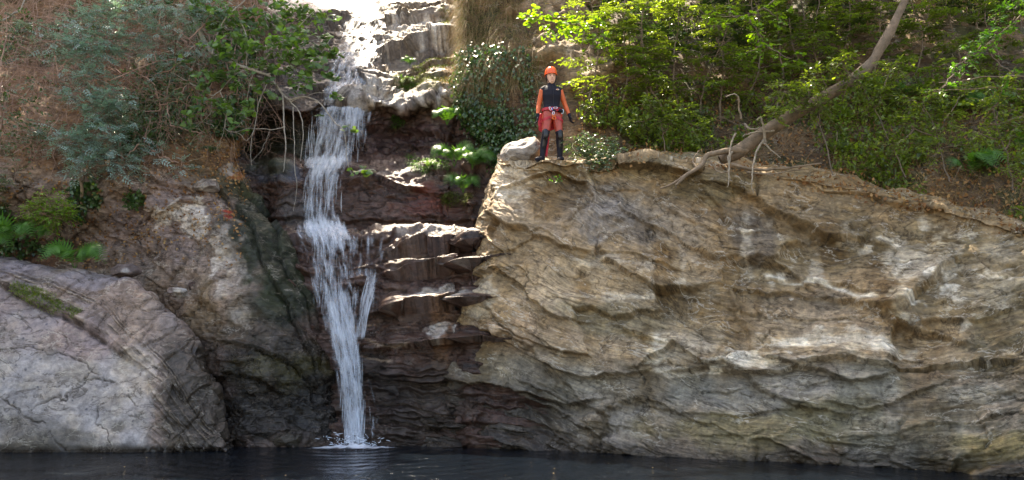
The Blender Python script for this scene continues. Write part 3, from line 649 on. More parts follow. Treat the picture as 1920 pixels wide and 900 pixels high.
    dk = np.array((.085, .068, .052)); base = base*(1-.9*darkr[..., None])+dk*.9*darkr[..., None]
    st = (strat*brk2*(.55*c2+.5*c3*(nz > -.2)+.5*sst(.1, .5, -l3)))[..., None]; st = np.clip(st, 0, .85); base = base*(1-st)+np.array((.055, .042, .034))*st
    stp = np.clip(strat*brk2*sst(.3, .8, l3)*.35, 0, 1)[..., None]; base = base*(1-stp)+np.array((.46, .37, .28))*stp
    # dark lichen dots on the smooth face
    w1, _, wid = worley(P0*np.array([7.5, 7.5, 7.5]), 491)
    dots = smooth*(w1 < .10+.16*(wid-.5))*(wid > .45)*sst(-.15, .2, fbm(P0, .9, 2, 492)); base = base*(1-dots[..., None]*.75)+np.array((.05, .05, .07))*dots[..., None]*.75
    # dark algae wedge low on the boulder and a waterline band
    wedge = np.clip(blobs(px, py, nz, np.zeros(px.shape+(1,)), [(60, 808, 70, 30, (1.,), .65), (20, 842, 120, 12, (1.,), .9), (225, 805, 22, 18, (1.,), .8), (130, 822, 60, 14, (1.,), .7)])[..., 0], 0, 1)
    wl = 1-sst(.03, .16+.08*nz, Pd[..., 2]); wedge = np.clip(wedge*smooth+wl, 0, 1)[..., None]
    base = base*(1-wedge)+np.array((.10, .085, .07))*wedge
    cr = np.clip(crack_m*.8+np.exp(-(sd_/4)**2)*(1-sst(225, 262, qx))*.7*sst(-.5, .1, fbm(P0, 2.2, 3, 466)), 0, .85)[..., None]; base = base*(1-cr)+np.array((.05, .035, .028))*cr
    wet = np.clip(.8*darkr*(.6+nz)+wl, 0, 1)
    GRID['boulder'] = (px, py, Pd, normals(Pd))
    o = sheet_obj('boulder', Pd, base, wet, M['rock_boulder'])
    return tag(o, 'big smooth pale mauve-grey boulder with dark banded hump at the left pool edge', 'boulder')
boulder = build_boulder()
def unitv(v): return v/np.linalg.norm(v)
def loose_rock(name, px, py, Y, rx, ry, rz, mat, col, label, seed, wetv=.1):
    c = P(px, py, Y); a = np.linspace(-PI, PI, 90); b = np.linspace(PI/2, -PI/2, 60); A, B = np.meshgrid(a, b)
    d = np.stack([np.sin(A)*np.cos(B), np.cos(A)*np.cos(B), np.sin(B)], -1); rr0 = np.random.default_rng(seed); sh = np.ones(A.shape)
    for _ in range(16):
        n_ = unitv(rr0.normal(0, 1, 3)); dt = d@n_; sh = np.where(dt > .05, np.minimum(sh, rr0.uniform(.62, .92)/np.maximum(dt, .05)), sh)
    sh = d*sh[..., None]*1.12
    G = c+sh*np.array([rx, ry, rz]); f1, f2, cid = worley(G*np.array([3, 3, 4.5])+.4*fbm(G, 3, 3, seed)[..., None], seed)
    G = G+d*(.16*min(rx, rz)*fbm(G, 1.4, 4, seed)*1.6+.22*min(rx, rz)*(cid-.5)*sst(0, .15, f2-f1)+.03*fbm(G, 8, 4, seed+2))[..., None]
    nz = fbm(G, 2.5, 4, seed+3); k = sst(.0, .3, nz)[..., None]*.6; base = np.array(col)*(1-k)+np.array((.55, .52, .48))*k
    return tag(sheet_obj(name, G, base, np.full(A.shape, wetv), mat), label, 'rock')
loose_rock('rock', 980, 287, 15.1, .40, .45, .28, M['rock_boulder'], (.34, .30, .27), 'pale lichen-spotted knob of rock beside the person on the outcrop top', 601)
loose_rock('rock', 388, 350, 15.75, .24, .22, .16, M['rock_boulder'], (.20, .16, .14), 'grey-brown angular rock lodged on the bank above the mossy slope', 602)
loose_rock('rock', 232, 508, 14.95, .26, .2, .13, M['rock_boulder'], (.15, .11, .10), 'dark rounded rock wedged behind the banded boulder near the fern', 603)
loose_rock('rock', 330, 548, 14.85, .18, .16, .11, M['rock_boulder'], (.17, .125, .11), 'small brown rock above the right shoulder of the banded boulder', 604)
loose_rock('rock', 545, 822, 14.55, .34, .2, .16, M['rock_wet'], (.12, .10, .07), 'low wet black rock at the waterline left of the fall', 605, .9)
loose_rock('rock', 690, 322, 16.8, .18, .12, .05, M['rock_boulder'], (.42, .40, .33), 'flat pale stone on the wet ledge right of the fall', 606)

# ---- pool and ground
def water_mat():
    m, nt, b = new_mat('pool_water'); L = nt.links.new
    b.inputs['Base Color'].default_value = (.003, .005, .008, 1); b.inputs['Roughness'].default_value = .04; b.inputs['IOR'].default_value = 1.33; b.inputs['Specular IOR Level'].default_value = .2
    nr = N(nt, 'ShaderNodeTexNoise', i_Scale=.9, i_Detail=4); tcr = N(nt, 'ShaderNodeTexCoord'); L(tcr.outputs['Object'], nr.inputs[0]); L(mth(nt, 'MULTIPLY_ADD', nr.outputs[0], .5, -.16), b.inputs['Roughness'])
    tc = N(nt, 'ShaderNodeTexCoord'); mp = N(nt, 'ShaderNodeMapping'); L(tc.outputs['Object'], mp.inputs[0]); mp.inputs['Scale'].default_value = (1, .42, 1)
    n1 = N(nt, 'ShaderNodeTexNoise', i_Scale=5.5, i_Detail=5, i_Roughness=.6); n2 = N(nt, 'ShaderNodeTexNoise', i_Scale=1.1, i_Detail=3)
    L(mp.outputs[0], n1.inputs[0]); L(mp.outputs[0], n2.inputs[0])
    # rings spreading from where the fall lands
    vm = N(nt, 'ShaderNodeVectorMath', operation='DISTANCE'); L(tc.outputs['Object'], vm.inputs[0]); c = P(662, 834, 14.3); vm.inputs[1].default_value = (c[0], c[1], 0)
    rg = mth(nt, 'SINE', mth(nt, 'MULTIPLY', vm.outputs['Value'], 16)); fall = mth(nt, 'DIVIDE', 1.0, mth(nt, 'ADD', 1.0, mth(nt, 'MULTIPLY', vm.outputs['Value'], 1.2)))
    h = mth(nt, 'ADD', mth(nt, 'ADD', mth(nt, 'MULTIPLY', n1.outputs[0], .9), mth(nt, 'MULTIPLY', n2.outputs[0], 1.2)), mth(nt, 'MULTIPLY', mth(nt, 'MULTIPLY', rg, fall), .3))
    bp = N(nt, 'ShaderNodeBump', i_Strength=1.0, i_Distance=.13); L(h, bp.inputs['Height']); L(bp.outputs[0], b.inputs['Normal'])
    return m
V = np.array([(-60, -2.5, 0), (60, -2.5, 0), (60, 24, 0), (-60, 24, 0)], float)
tag(link('water', mesh_np('water', V, quads=np.array([[0, 1, 2, 3]])), water_mat()), None, None, None, 'structure')
m, nt_, b_ = new_mat('gravel_ground')
n_ = N(nt_, 'ShaderNodeTexNoise', i_Scale=3, i_Detail=8); nt_.links.new(ramp(nt_, n_.outputs[0], [(.35, (.20, .17, .13)), (.65, (.36, .32, .26))]), b_.inputs['Base Color']); b_.inputs['Roughness'].default_value = .9
gx = np.linspace(-1, 1, 121); gx = np.sign(gx)*np.abs(gx)**2.2*1500
X, Yg = np.meshgrid(gx, gx)
r_ = np.sqrt((X/1.6)**2+(Yg-9)**2)
Z = np.where((Yg > -3.5) & (Yg < 26), -1.3, .35+.25*fbm(np.stack([X, Yg, 0*X], -1), .15, 3, 5))
Z = np.where(Yg >= 26, -1.3+sst(26, 60, Yg)*9.0, Z)
idx = np.arange(121*121).reshape(121, 121)
tag(link('ground', mesh_np('ground', np.stack([X, Yg, Z], -1).reshape(-1, 3), quads=np.stack([idx[:-1, :-1], idx[:-1, 1:], idx[1:, 1:], idx[1:, :-1]], -1).reshape(-1, 4)), m), None, None, None, 'structure')
# ================================================================== PLANTS
def near(g, px, py):
    """point and outward normal of a built surface nearest a photo position"""
    gx, gy, Pd, nn = GRID[g]; i = np.argmin((gx-px)**2+(gy-py)**2)
    return Pd.reshape(-1, 3)[i], nn.reshape(-1, 3)[i]
def scatter(g, n, poly, rng, keep=None):
    gx, gy, Pd, nn = GRID[g]; x0, x1, y0, y1 = poly
    m = (gx > x0) & (gx < x1) & (gy > y0) & (gy < y1)
    if keep is not None: m &= keep(gx, gy, Pd)
    ids = np.flatnonzero(m.ravel()); ids = ids[rng.integers(0, len(ids), n)]
    return Pd.reshape(-1, 3)[ids]+rng.normal(0, .02, (n, 3)), nn.reshape(-1, 3)[ids]

def T_(vs, quads=(), tris=()): return np.array(vs, float), np.array(quads, int).reshape(-1, 4), np.array(tris, int).reshape(-1, 3)
TPL = {
 'oval': T_([(0, 0, 0), (.42, .30, .07), (1, 0, -.10), (.42, -.30, .07), (.5, 0, 0)], [(0, 4, 2, 1), (0, 3, 2, 4)]),
 'round': T_([(0, 0, 0), (.25, .36, .05), (.75, .33, .04), (1, 0, -.08), (.75, -.33, .04), (.25, -.36, .05), (.5, 0, 0)], [(0, 6, 2, 1), (6, 3, 2, 2)][:1], [(6, 3, 2), (6, 4, 3)]) ,
 'narrow': T_([(0, 0, 0), (.4, .14, .03), (1, 0, -.08), (.4, -.14, .03), (.5, 0, 0)], [(0, 4, 2, 1), (0, 3, 2, 4)]),
 'pinna': T_([(0, .07, 0), (0, -.07, 0), (.65, -.05, -.03), (1, 0, -.10), (.65, .05, -.03)], [(0, 1, 2, 4)], [(4, 2, 3)]),
 'ivy': T_([(0, 0, 0), (.1, .38, .04), (.45, .30, .02), (.95, 0, -.06), (.45, -.30, .02), (.1, -.38, .04), (.35, 0, .0)], [], [(6, 1, 0), (6, 2, 1), (6, 3, 2), (6, 4, 3), (6, 5, 4), (6, 0, 5)]),
}
TPL['round'] = T_([(0, 0, 0), (.25, .36, .05), (.72, .32, .04), (1, 0, -.08), (.72, -.32, .04), (.25, -.36, .05), (.5, 0, 0)], [], [(6, 1, 0), (6, 2, 1), (6, 3, 2), (6, 4, 3), (6, 5, 4), (6, 0, 5)])
def _fig():
    o = []; n = 15
    for k in range(n):
        a = -PI*.94+2*PI*.94*k/(n-1.); lobes = .62+.38*abs(math.cos(a*1.6))
        if k in (0, n-1): lobes = .35
        o.append((.42+.58*lobes*math.cos(a), .56*lobes*math.sin(a), .06*math.cos(2*a)-.05))
    v = [(.40, 0, .02)]+o; return T_(v, [], [(0, i, i+1) for i in range(1, n)]+[(0, n, 1)])
TPL['fig'] = _fig()
def _compound(pairs=3):
    V0, Q0, _ = TPL['narrow']; Vs = []; Qs = []; n = 0
    items = [(.98, 0, .42)]+[(.25+.26*k, s*1.05, .40) for k in range(pairs) for s in (-1, 1)]
    for x, ang, L in items:
        c, s = math.cos(ang), math.sin(ang); v = V0*L; v = v*np.array([1, 1.5, 1])
        v = np.stack([v[:, 0]*c-v[:, 1]*s+x, v[:, 0]*s+v[:, 1]*c, v[:, 2]-.12*x*x], -1); Vs.append(v); Qs.append(Q0+n); n += len(v)
    return np.concatenate(Vs), np.concatenate(Qs), np.zeros((0, 3), int)
TPL['compound'] = _compound()

def unit(v): return v/(np.linalg.norm(v, axis=-1, keepdims=True)+1e-9)
def leaves_geo(p, d, nrm, s, tpl, rng, rnd=None):
    Vt, Q, T = TPL[tpl]; n = len(p); k = len(Vt)
    a = unit(d); c = unit(np.cross(nrm, a)); u = np.cross(a, c)
    s = np.broadcast_to(np.asarray(s, float).reshape(-1, 1, 1), (n, 1, 1)) if np.ndim(s) else s
    V = p[:, None, :]+s*(Vt[None, :, 0:1]*a[:, None]+Vt[None, :, 1:2]*c[:, None]+Vt[None, :, 2:3]*u[:, None])
    off = (np.arange(n)*k)[:, None, None]
    rnd = rng.random(n) if rnd is None else rnd
    return V.reshape(-1, 3), (Q[None]+off).reshape(-1, 4), (T[None]+off).reshape(-1, 3), np.repeat(rnd, k)
def tubes_geo(lines, sides=5):
    Vs = []; Qs = []; n = 0
    ang = np.arange(sides)*2*PI/sides; ca, sa = np.cos(ang), np.sin(ang)
    for pts, rad in lines:
        pts = np.asarray(pts, float); m = len(pts); rad = np.broadcast_to(np.asarray(rad, float), (m,))
        t = unit(np.gradient(pts, axis=0)); ref = np.array([0, 0, 1.]) if abs(t[0][2]) < .8 else np.array([1., 0, 0])
        a = unit(np.cross(t, ref)); b = np.cross(t, a)
        V = pts[:, None]+rad[:, None, None]*(ca[None, :, None]*a[:, None]+sa[None, :, None]*b[:, None])
        i = np.arange(m-1)[:, None]*sides; j = np.arange(sides)[None]; j2 = (j+1) % sides
        Qs.append(np.stack([i+j, i+j2, i+sides+j2, i+sides+j], -1).reshape(-1, 4)+n); Vs.append(V.reshape(-1, 3)); n += m*sides
    return np.concatenate(Vs), np.concatenate(Qs), np.zeros((0, 3), int), None
def spline(pts, n): return catmull(np.asarray(pts, float), n, 0)
def wiggle(pts, amp, rng):
    pts = np.asarray(pts, float); L = len(pts); k = np.cumsum(rng.normal(0, 1, (L, 3)), 0); k -= np.linspace(0, 1, L)[:, None]*k[-1]; return pts+amp*k/np.sqrt(L)
def geo_obj(name, geo, mat, parent=None, origin=None, smooth=False, **tg):
    V, Q, T, R = geo; V = V if origin is None else V-np.asarray(origin)
    me = mesh_np(name, V, Q, T, smooth)
    if R is not None: a = me.attributes.new('rnd', 'FLOAT', 'POINT'); a.data.foreach_set('value', R.astype(np.float32))
    o = link(name, me, mat, parent)
    if origin is not None and parent is None: o.location = origin
    return tag(o, **tg) if tg else o
def merge(*gs):
    Vs, Qs, Ts, Rs = [], [], [], []; n = 0
    for V, Q, T, R in gs:
        Vs.append(V); Qs.append(Q+n); Ts.append(T+n); Rs.append(R if R is not None else np.full(len(V), .5)); n += len(V)
    return np.concatenate(Vs), np.concatenate(Qs), np.concatenate(Ts), np.concatenate(Rs)

def leaf_mat(name, cols, rough=.42, trans=.38, spec=.5, tcol=None):
    m, nt, b = new_mat(name); L = nt.links.new
    at = N(nt, 'ShaderNodeAttribute', attribute_name='rnd')
    tc = N(nt, 'ShaderNodeTexCoord'); nz = N(nt, 'ShaderNodeTexNoise', i_Scale=1.3, i_Detail=2); L(tc.outputs['Object'], nz.inputs[0])
    k = mth(nt, 'ADD', mth(nt, 'MULTIPLY', at.outputs['Fac'], .75), mth(nt, 'MULTIPLY', mth(nt, 'SUBTRACT', nz.outputs[0], .38), 1.0))
    c = ramp(nt, k, [(i/(len(cols)-1.), c) for i, c in enumerate(cols)])
    L(c, b.inputs['Base Color']); b.inputs['Roughness'].default_value = rough; b.inputs['Specular IOR Level'].default_value = spec
    tr = N(nt, 'ShaderNodeBsdfTranslucent'); L(mixc(nt, c, (1.5, 1.5, .5) if tcol is None else tcol, 1.0, 'MULTIPLY'), tr.inputs[0])
    mx = N(nt, 'ShaderNodeMixShader'); mx.inputs[0].default_value = trans
    out = nt.nodes['Material Output']; L(b.outputs[0], mx.inputs[1]); L(tr.outputs[0], mx.inputs[2]); L(mx.outputs[0], out.inputs[0])
    return m
def bark_mat(name, c1, c2, sc=9, rough=.85):
    m, nt, b = new_mat(name); L = nt.links.new
    tc = N(nt, 'ShaderNodeTexCoord'); n1 = N(nt, 'ShaderNodeTexNoise', i_Scale=sc, i_Detail=6, i_Roughness=.7); L(tc.outputs['Object'], n1.inputs[0])
    L(ramp(nt, n1.outputs[0], [(.32, c1), (.66, c2)]), b.inputs['Base Color']); b.inputs['Roughness'].default_value = rough
    bp = N(nt, 'ShaderNodeBump', i_Strength=.6, i_Distance=.02); L(n1.outputs[0], bp.inputs['Height']); L(bp.outputs[0], b.inputs['Normal'])
    return m
M['blue_leaf'] = leaf_mat('blue_green_leaf', [(.11, .165, .135), (.19, .27, .23), (.28, .385, .34), (.38, .49, .46)], .32, .3, .7, (1.1, 1.4, .8))  # blue of haze and skylight is put into the leaf colour
M['fig_leaf'] = leaf_mat('fig_leaf', [(.05, .09, .045), (.085, .15, .06), (.13, .24, .06), (.20, .36, .06)], .36, .45)
M['green_leaf'] = leaf_mat('green_leaf', [(.055, .08, .016), (.11, .155, .028), (.18, .25, .042), (.28, .36, .06)], .28, .55, .7)
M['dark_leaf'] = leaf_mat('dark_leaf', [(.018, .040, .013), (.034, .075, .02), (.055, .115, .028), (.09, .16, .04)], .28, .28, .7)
M['lime_leaf'] = leaf_mat('lime_leaf', [(.10, .19, .02), (.17, .30, .03), (.25, .40, .05)], .42, .5)
M['fern_leaf'] = leaf_mat('fern_leaf', [(.04, .12, .02), (.08, .20, .03), (.13, .29, .05)], .4, .45)
M['pale_leaf'] = leaf_mat('pale_leaf', [(.04, .075, .035), (.075, .13, .06), (.14, .20, .12)], .38, .3, .6)
M['straw'] = leaf_mat('straw', [(.16, .10, .045), (.27, .18, .08), (.38, .28, .14)], .7, .25, .3, (1.1, 1.0, .7))
M['litter'] = leaf_mat('dead_leaf', [(.12, .05, .02), (.24, .11, .04), (.36, .20, .08), (.42, .28, .12)], .7, .15, .3, (1.1, .9, .6))
M['moss'] = leaf_mat('moss_leaf', [(.05, .07, .012), (.09, .12, .02), (.14, .17, .03)], .8, .25, .2)
M['bark'] = bark_mat('bark', (.085, .060, .04), (.21, .155, .11))
M['bark_tan'] = bark_mat('tan_bark', (.11, .075, .045), (.28, .20, .13), 6)
M['trunk'] = bark_mat('trunk_bark', (.075, .055, .032), (.21, .145, .095), 8)
M['root'] = bark_mat('root_bark', (.15, .12, .085), (.36, .29, .21), 12)
M['bark_grey'] = bark_mat('grey_bark', (.16, .14, .12), (.42, .37, .31), 14)
M['twig'] = bark_mat('brown_twig', (.20, .11, .08), (.42, .27, .20), 3)
M['stem_green'] = bark_mat('green_stem', (.07, .08, .03), (.14, .14, .06), 6)

def twigs_and_leaves(rng, centers, radii, n, size, tpl, tl=.35, per=9, flat=.6, droop=.25, gap=None, sq=.75):
    """n leafy twigs spread through blobs; returns twig lines and leaf geometry"""
    w_ = np.array([r**2 for r in radii]); w_ = w_/w_.sum(); b = rng.choice(len(radii), n, p=w_)
    C0 = np.asarray(centers)[b]; R0 = np.asarray(radii)[b]
    o = unit(rng.normal(0, 1, (n, 3))); rr = R0*rng.random(n)**.45
    st = C0+o*rr[:, None]*np.array([1, 1, sq])
    d = unit(o*.55+rng.normal(0, .7, (n, 3))*np.array([1, 1, .45])+np.array([0, -.15, 0])); L = tl*(.6+.7*rng.random(n))
    lines = []; P_, D_, N_ = [], [], []
    t = np.linspace(0, 1, 5)
    for i in range(n):
        q = st[i]+d[i]*L[i]*t[:, None]; q[:, 2] -= droop*L[i]*t**2
        lines.append((q, .004*(1.3-t)))
    tt = (np.arange(per)+.6)/per
    for k, f in enumerate(tt):
        q = st+d*(L*f)[:, None]; q[:, 2] -= droop*L*f*f
        side = unit(np.cross(d, np.array([0, 0, 1.]))); sg = 1 if k % 2 else -1
        dd = unit(d*.6+side*sg*.9+rng.normal(0, .28, (n, 3))+np.array([0, 0, -.12])); 
        nn = unit(np.array([0, 0, 1.])*flat+rng.normal(0, .45, (n, 3))*(1.2-flat)+np.array([0, -.25, 0]))
        keep = rng.random(n) < .86
        P_.append(q[keep]); D_.append(dd[keep]); N_.append(nn[keep])
    P_ = np.concatenate(P_); D_ = np.concatenate(D_); N_ = np.concatenate(N_)
    # twig tip leaf clusters share a tone: colour by place plus noise
    r = np.clip(rng.normal(.5, .22, len(P_)), 0, 1)
    return lines, leaves_geo(P_, D_, N_, size*(.65+.6*rng.random(len(P_))), tpl, rng, r)

def plant(name, base, stems, blobs_, n, size, tpl, mat, label, cat, group=None, stem_mat='bark', seed=0, **kw):
    """a plant: Empty at its foot > stem mesh, crown mesh. stems: list of (points, r0, r1); blobs_: (px, py, Y, r_m)"""
    rng = np.random.default_rng(seed); base = np.asarray(base, float)
    root = empty(name, base, label, cat, group)
    cen = [P(a, b, c) for a, b, c, r in blobs_]; rad = [r for *_, r in blobs_]
    lines = []
    for pts, r0, r1 in stems:
        q = wiggle(spline(pts, max(8, len(pts)*4)), .05, rng) if len(pts) > 1 else pts
        lines.append((q, np.linspace(r0, r1, len(q))))
    # limbs from the stems to every blob
    allp = np.concatenate([l[0][len(l[0])//3:] for l in lines]) if lines else base[None]
    for c, r in zip(cen, rad):
        i = np.argmin(np.linalg.norm(allp-(c-np.array([0, 0, r])), axis=1)); a = allp[i]
        if np.linalg.norm(a-c) > .1:
            q = wiggle(spline([a, a*.5+c*.5+np.array([0, 0, -.12*r]), c], 9), .05, rng); lines.append((q, np.linspace(.016, .006, 9)))
            allp = np.concatenate([allp, q])
    tl, lg = twigs_and_leaves(rng, cen, rad, n, size, tpl, **kw)
    part_stem = 'trunk' if cat == 'tree' else 'stem'
    geo_obj(part_stem, merge(tubes_geo(lines, 6), tubes_geo(tl, 3)), M[stem_mat], root, base, smooth=True)
    cr = geo_obj('crown' if cat in ('tree', 'shrub') else 'foliage', lg, M[mat], root, base)
    return root

# ---------------- left bank: shrubs, fig tree, vines
def on(g, px, py, lift=0.0, sink=.03):
    p, n = near(g, px, py); return p-n*sink+np.array([0, 0, lift])
b0 = on('bank', 160, 425)
plant('elder_sapling', b0, [([b0, P(152, 360, 15.2), P(150, 320, 15.1), P(165, 280, 15.1), P(185, 240, 15.2)], .035, .014), ([P(150, 320, 15.1), P(130, 290, 15.0), P(112, 265, 15.0)], .015, .007)],
      [(150, 275, 15.1, .38), (205, 255, 15.1, .32), (120, 262, 14.9, .25), (165, 305, 14.9, .28), (215, 300, 15.1, .26), (95, 245, 15.0, .15), (200, 215, 15.2, .28), (250, 312, 15.1, .14)], 200, .17, 'compound', 'blue_leaf',
      'blue-green elder sapling with a single bent brown stem above the ferns', 'shrub', 'blue-green shrubs on the left bank', stem_mat='bark_tan', seed=11, tl=.28, per=5, flat=.7)
b0 = on('bank', 235, 335)
plant('elder_shrub', b0, [([b0, P(225, 270, 15.5), P(215, 200, 15.4), P(200, 120, 15.5), P(230, 50, 15.7)], .03, .01), ([P(215, 200, 15.4), P(150, 170, 15.3), P(110, 150, 15.3)], .014, .006), ([P(205, 150, 15.4), P(290, 120, 15.6), P(330, 110, 15.6)], .012, .006)],
      [(200, 75, 15.5, .33), (150, 45, 15.5, .26), (180, 95, 15.4, .3), (100, 85, 15.3, .2), (60, 50, 15.3, .14), (250, 20, 15.7, .3), (190, 15, 15.6, .25), (175, 150, 15.3, .3), (130, 70, 15.3, .2), (205, 190, 15.3, .3), (230, 215, 15.4, .22), (185, 205, 15.3, .22), (290, 95, 15.7, .18), (150, 175, 15.3, .2), (130, 110, 15.3, .15)], 400, .17, 'compound', 'blue_leaf',
      'tall blue-green elder shrub hanging among bare brown vines, top left', 'shrub', 'blue-green shrubs on the left bank', stem_mat='twig', seed=12, tl=.28, per=5, flat=.7)
b0 = on('bank', 320, 330)
plant('elder_shrub', b0, [([b0, P(305, 290, 15.6), P(298, 265, 15.5)], .012, .006)], [(292, 285, 15.5, .2), (262, 270, 15.4, .14), (335, 305, 15.5, .12), (235, 300, 15.3, .16)], 34, .15, 'compound', 'blue_leaf',
      'small low elder shrub on the slope beside the bare rock', 'shrub', 'blue-green shrubs on the left bank', stem_mat='twig', seed=13, tl=.22, per=4)
b0 = on('bank', 15, 260)
plant('elder_shrub', b0, [([b0, P(0, 200, 14.9), P(5, 140, 14.9)], .02, .008)], [(5, 125, 14.8, .18), (-20, 150, 14.8, .3), (12, 25, 15, .35), (-30, 60, 15, .4), (0, 330, 14.8, .22), (-20, 360, 14.6, .3), (-30, 250, 14.7, .3)], 90, .16, 'compound', 'dark_leaf',
      'dark shrub cut off by the left edge of the view', 'shrub', 'blue-green shrubs on the left bank', stem_mat='twig', seed=14, tl=.25, per=4)
b0 = on('bank', 330, 120)
plant('elder_shrub', b0, [([b0, P(330, 60, 16.0), P(350, 0, 16.0)], .02, .01)], [(340, 30, 16.0, .35), (300, 65, 15.9, .25), (365, 85, 15.9, .25), (335, 120, 15.8, .22), (290, 140, 15.8, .15), (400, 20, 16.0, .3), (260, 60, 15.8, .3), (300, 10, 15.9, .3)], 240, .14, 'compound', 'blue_leaf',
      'sparse elder shrub in the brown vines left of the fig tree', 'shrub', 'blue-green shrubs on the left bank', stem_mat='twig', seed=15, tl=.25, per=4)
b0 = on('bank', 95, 418)
plant('hornbeam_seedling', b0, [([b0, P(98, 390, 14.9), P(92, 360, 14.8)], .012, .005), ([b0, P(120, 395, 14.9), P(132, 385, 14.8)], .01, .004)], [(95, 375, 14.8, .2), (70, 390, 14.8, .18), (120, 395, 14.8, .18), (95, 405, 14.7, .22), (60, 400, 14.7, .15), (135, 400, 14.8, .1)], 280, .065, 'oval', 'lime_leaf',
      'low yellow-green seedling bush above the ferns at left', 'shrub', None, stem_mat='twig', seed=16, tl=.2, per=8, flat=.9)

b0 = on('bank', 60, 300)
plant('bramble', b0, [([b0, P(60, 240, 15.0), P(40, 190, 15.0)], .012, .005), ([b0, P(90, 250, 15.0), P(110, 220, 15.0)], .01, .004)], [(40, 190, 15.0, .3), (20, 230, 14.9, .3), (70, 150, 15.1, .25), (60, 260, 14.9, .25), (20, 290, 14.8, .2), (100, 230, 15.0, .2)], 120, .075, 'oval', 'pale_leaf', 'loose trailing bramble on bare soil near the left edge', 'shrub', None, stem_mat='twig', seed=17, tl=.35, per=7, droop=.6)
b0 = on('bank', 300, 240)
plant('bramble', b0, [([b0, P(300, 200, 15.8), P(290, 160, 15.7)], .012, .005)], [(290, 165, 15.7, .25), (330, 190, 15.7, .25), (270, 210, 15.6, .22), (320, 235, 15.6, .22), (350, 160, 15.8, .25), (250, 130, 15.7, .2), (380, 250, 15.7, .16)], 130, .075, 'oval', 'pale_leaf', 'loose trailing bramble between the blue-green elder and the fig tree', 'shrub', None, stem_mat='twig', seed=18, tl=.35, per=7, droop=.6)
# fig tree with long bare hanging branches
rng = np.random.default_rng(20)
fb = on('bank', 350, -40)
FY = 15.9
fig_lines = []
def fl(pts, r0, r1, Y=FY):
    q = np.array([P(a, b, (c[0] if c else Y)) for a, b, *c in pts]); q = wiggle(spline(q, len(pts)*5), .035, rng); fig_lines.append((q, np.linspace(r0, r1, len(q)))); return q
q = [fb, P(360, 20, 16.6), P(380, 70, 16.2), P(400, 100, 16.0), P(440, 120, FY), P(480, 133, FY), P(505, 142, FY)]
fig_lines.append((spline(q, 30), np.linspace(.06, .026, 30)))
fl([(505, 142), (530, 175), (545, 185), (570, 182), (600, 195), (630, 230), (649, 250), (652, 300), (661, 330)], .024, .007)
fl([(530, 178), (535, 240), (537, 290), (531, 322)], .018, .006); fl([(540, 186), (560, 210), (569, 240), (567, 275), (564, 302)], .014, .006)
fl([(550, 200), (551, 250), (554, 300), (557, 350), (550, 396)], .011, .004); fl([(440, 246), (480, 243), (510, 243), (534, 237)], .006, .009)
fl([(505, 142), (486, 190), (478, 230), (470, 270), (472, 310)], .012, .004); fl([(320, 136), (345, 150), (370, 165), (395, 181), (412, 172), (440, 142), (475, 128)], .008, .014)
fl([(395, 181), (397, 208), (385, 225), (366, 238)], .009, .004); fl([(412, 172), (424, 205), (420, 240), (445, 250), (462, 262), (478, 240)], .011, .005)
fl([(400, 238), (380, 230), (362, 232)], .006, .003); fl([(478, 128), (462, 180), (456, 215), (470, 225)], .010, .004); fl([(432, 20), (460, 60), (462, 120), (470, 132)], .010, .012)
fl([(500, 140), (560, 120), (600, 100), (622, 70)], .016, .006); fl([(400, 100), (420, 40), (470, -10)], .02, .01); fl([(480, 132), (520, 90), (560, 50), (590, 20)], .016, .006)
fl([(546, 190), (590, 175), (620, 170)], .009, .004); fl([(420, 240), (412, 262), (404, 275)], .006, .003); fl([(505, 245), (494, 280), (470, 305)], .005, .003)
root = empty('fig_tree', fb, 'fig tree leaning over the falls with lobed leaves and long bare grey hanging branches', 'tree')
fblobs = [(390, 20, 16.1, .35), (440, 40, 16.0, .4), (500, 20, 16.0, .4), (560, 30, 16.0, .35), (590, 75, 15.8, .3), (540, 80, 15.8, .38), (480, 90, 15.8, .38), (420, 100, 15.8, .35), (565, 120, 15.7, .3), (520, 120, 15.7, .3), (600, 110, 15.7, .18),
          (455, 150, 15.8, .3), (390, 140, 15.8, .26), (360, 100, 15.9, .22), (580, 150, 15.6, .2), (500, 165, 15.8, .22), (430, 195, 15.8, .2), (550, 150, 15.8, .2), (612, 45, 15.8, .16), (470, 200, 15.9, .2), (350, 215, 15.6, .16), (380, 195, 15.6, .14)]
cen = [P(a, b, c) for a, b, c, r in fblobs]; rad = [r for *_, r in fblobs]
tl, lg = twigs_and_leaves(rng, cen, rad, 330, .125, 'fig', tl=.26, per=5, flat=.45, droop=.2)
cr = geo_obj('crown', lg, M['fig_leaf'], root, fb); geo_obj('trunk', merge(tubes_geo(fig_lines, 7), tubes_geo(tl, 3)), M['bark_grey'], root, fb, smooth=True)
fsp = [(600, 215, 15.8, .05), (588, 212, 15.8, .04), (655, 236, 15.8, .05), (645, 232, 15.8, .04), (632, 180, 15.8, .05), (620, 145, 15.7, .08), (440, 228, 15.7, .06), (455, 245, 15.7, .05), (662, 320, 15.8, .04), (630, 100, 15.7, .05), (682, 318, 16.3, .05)]
cen = [P(a, b, c) for a, b, c, r in fsp]; rad = [r for *_, r in fsp]
tl, lg = twigs_and_leaves(rng, cen, rad, 34, .13, 'fig', tl=.08, per=3, flat=.6)
geo_obj('foliage', lg, M['fig_leaf'], root, fb)

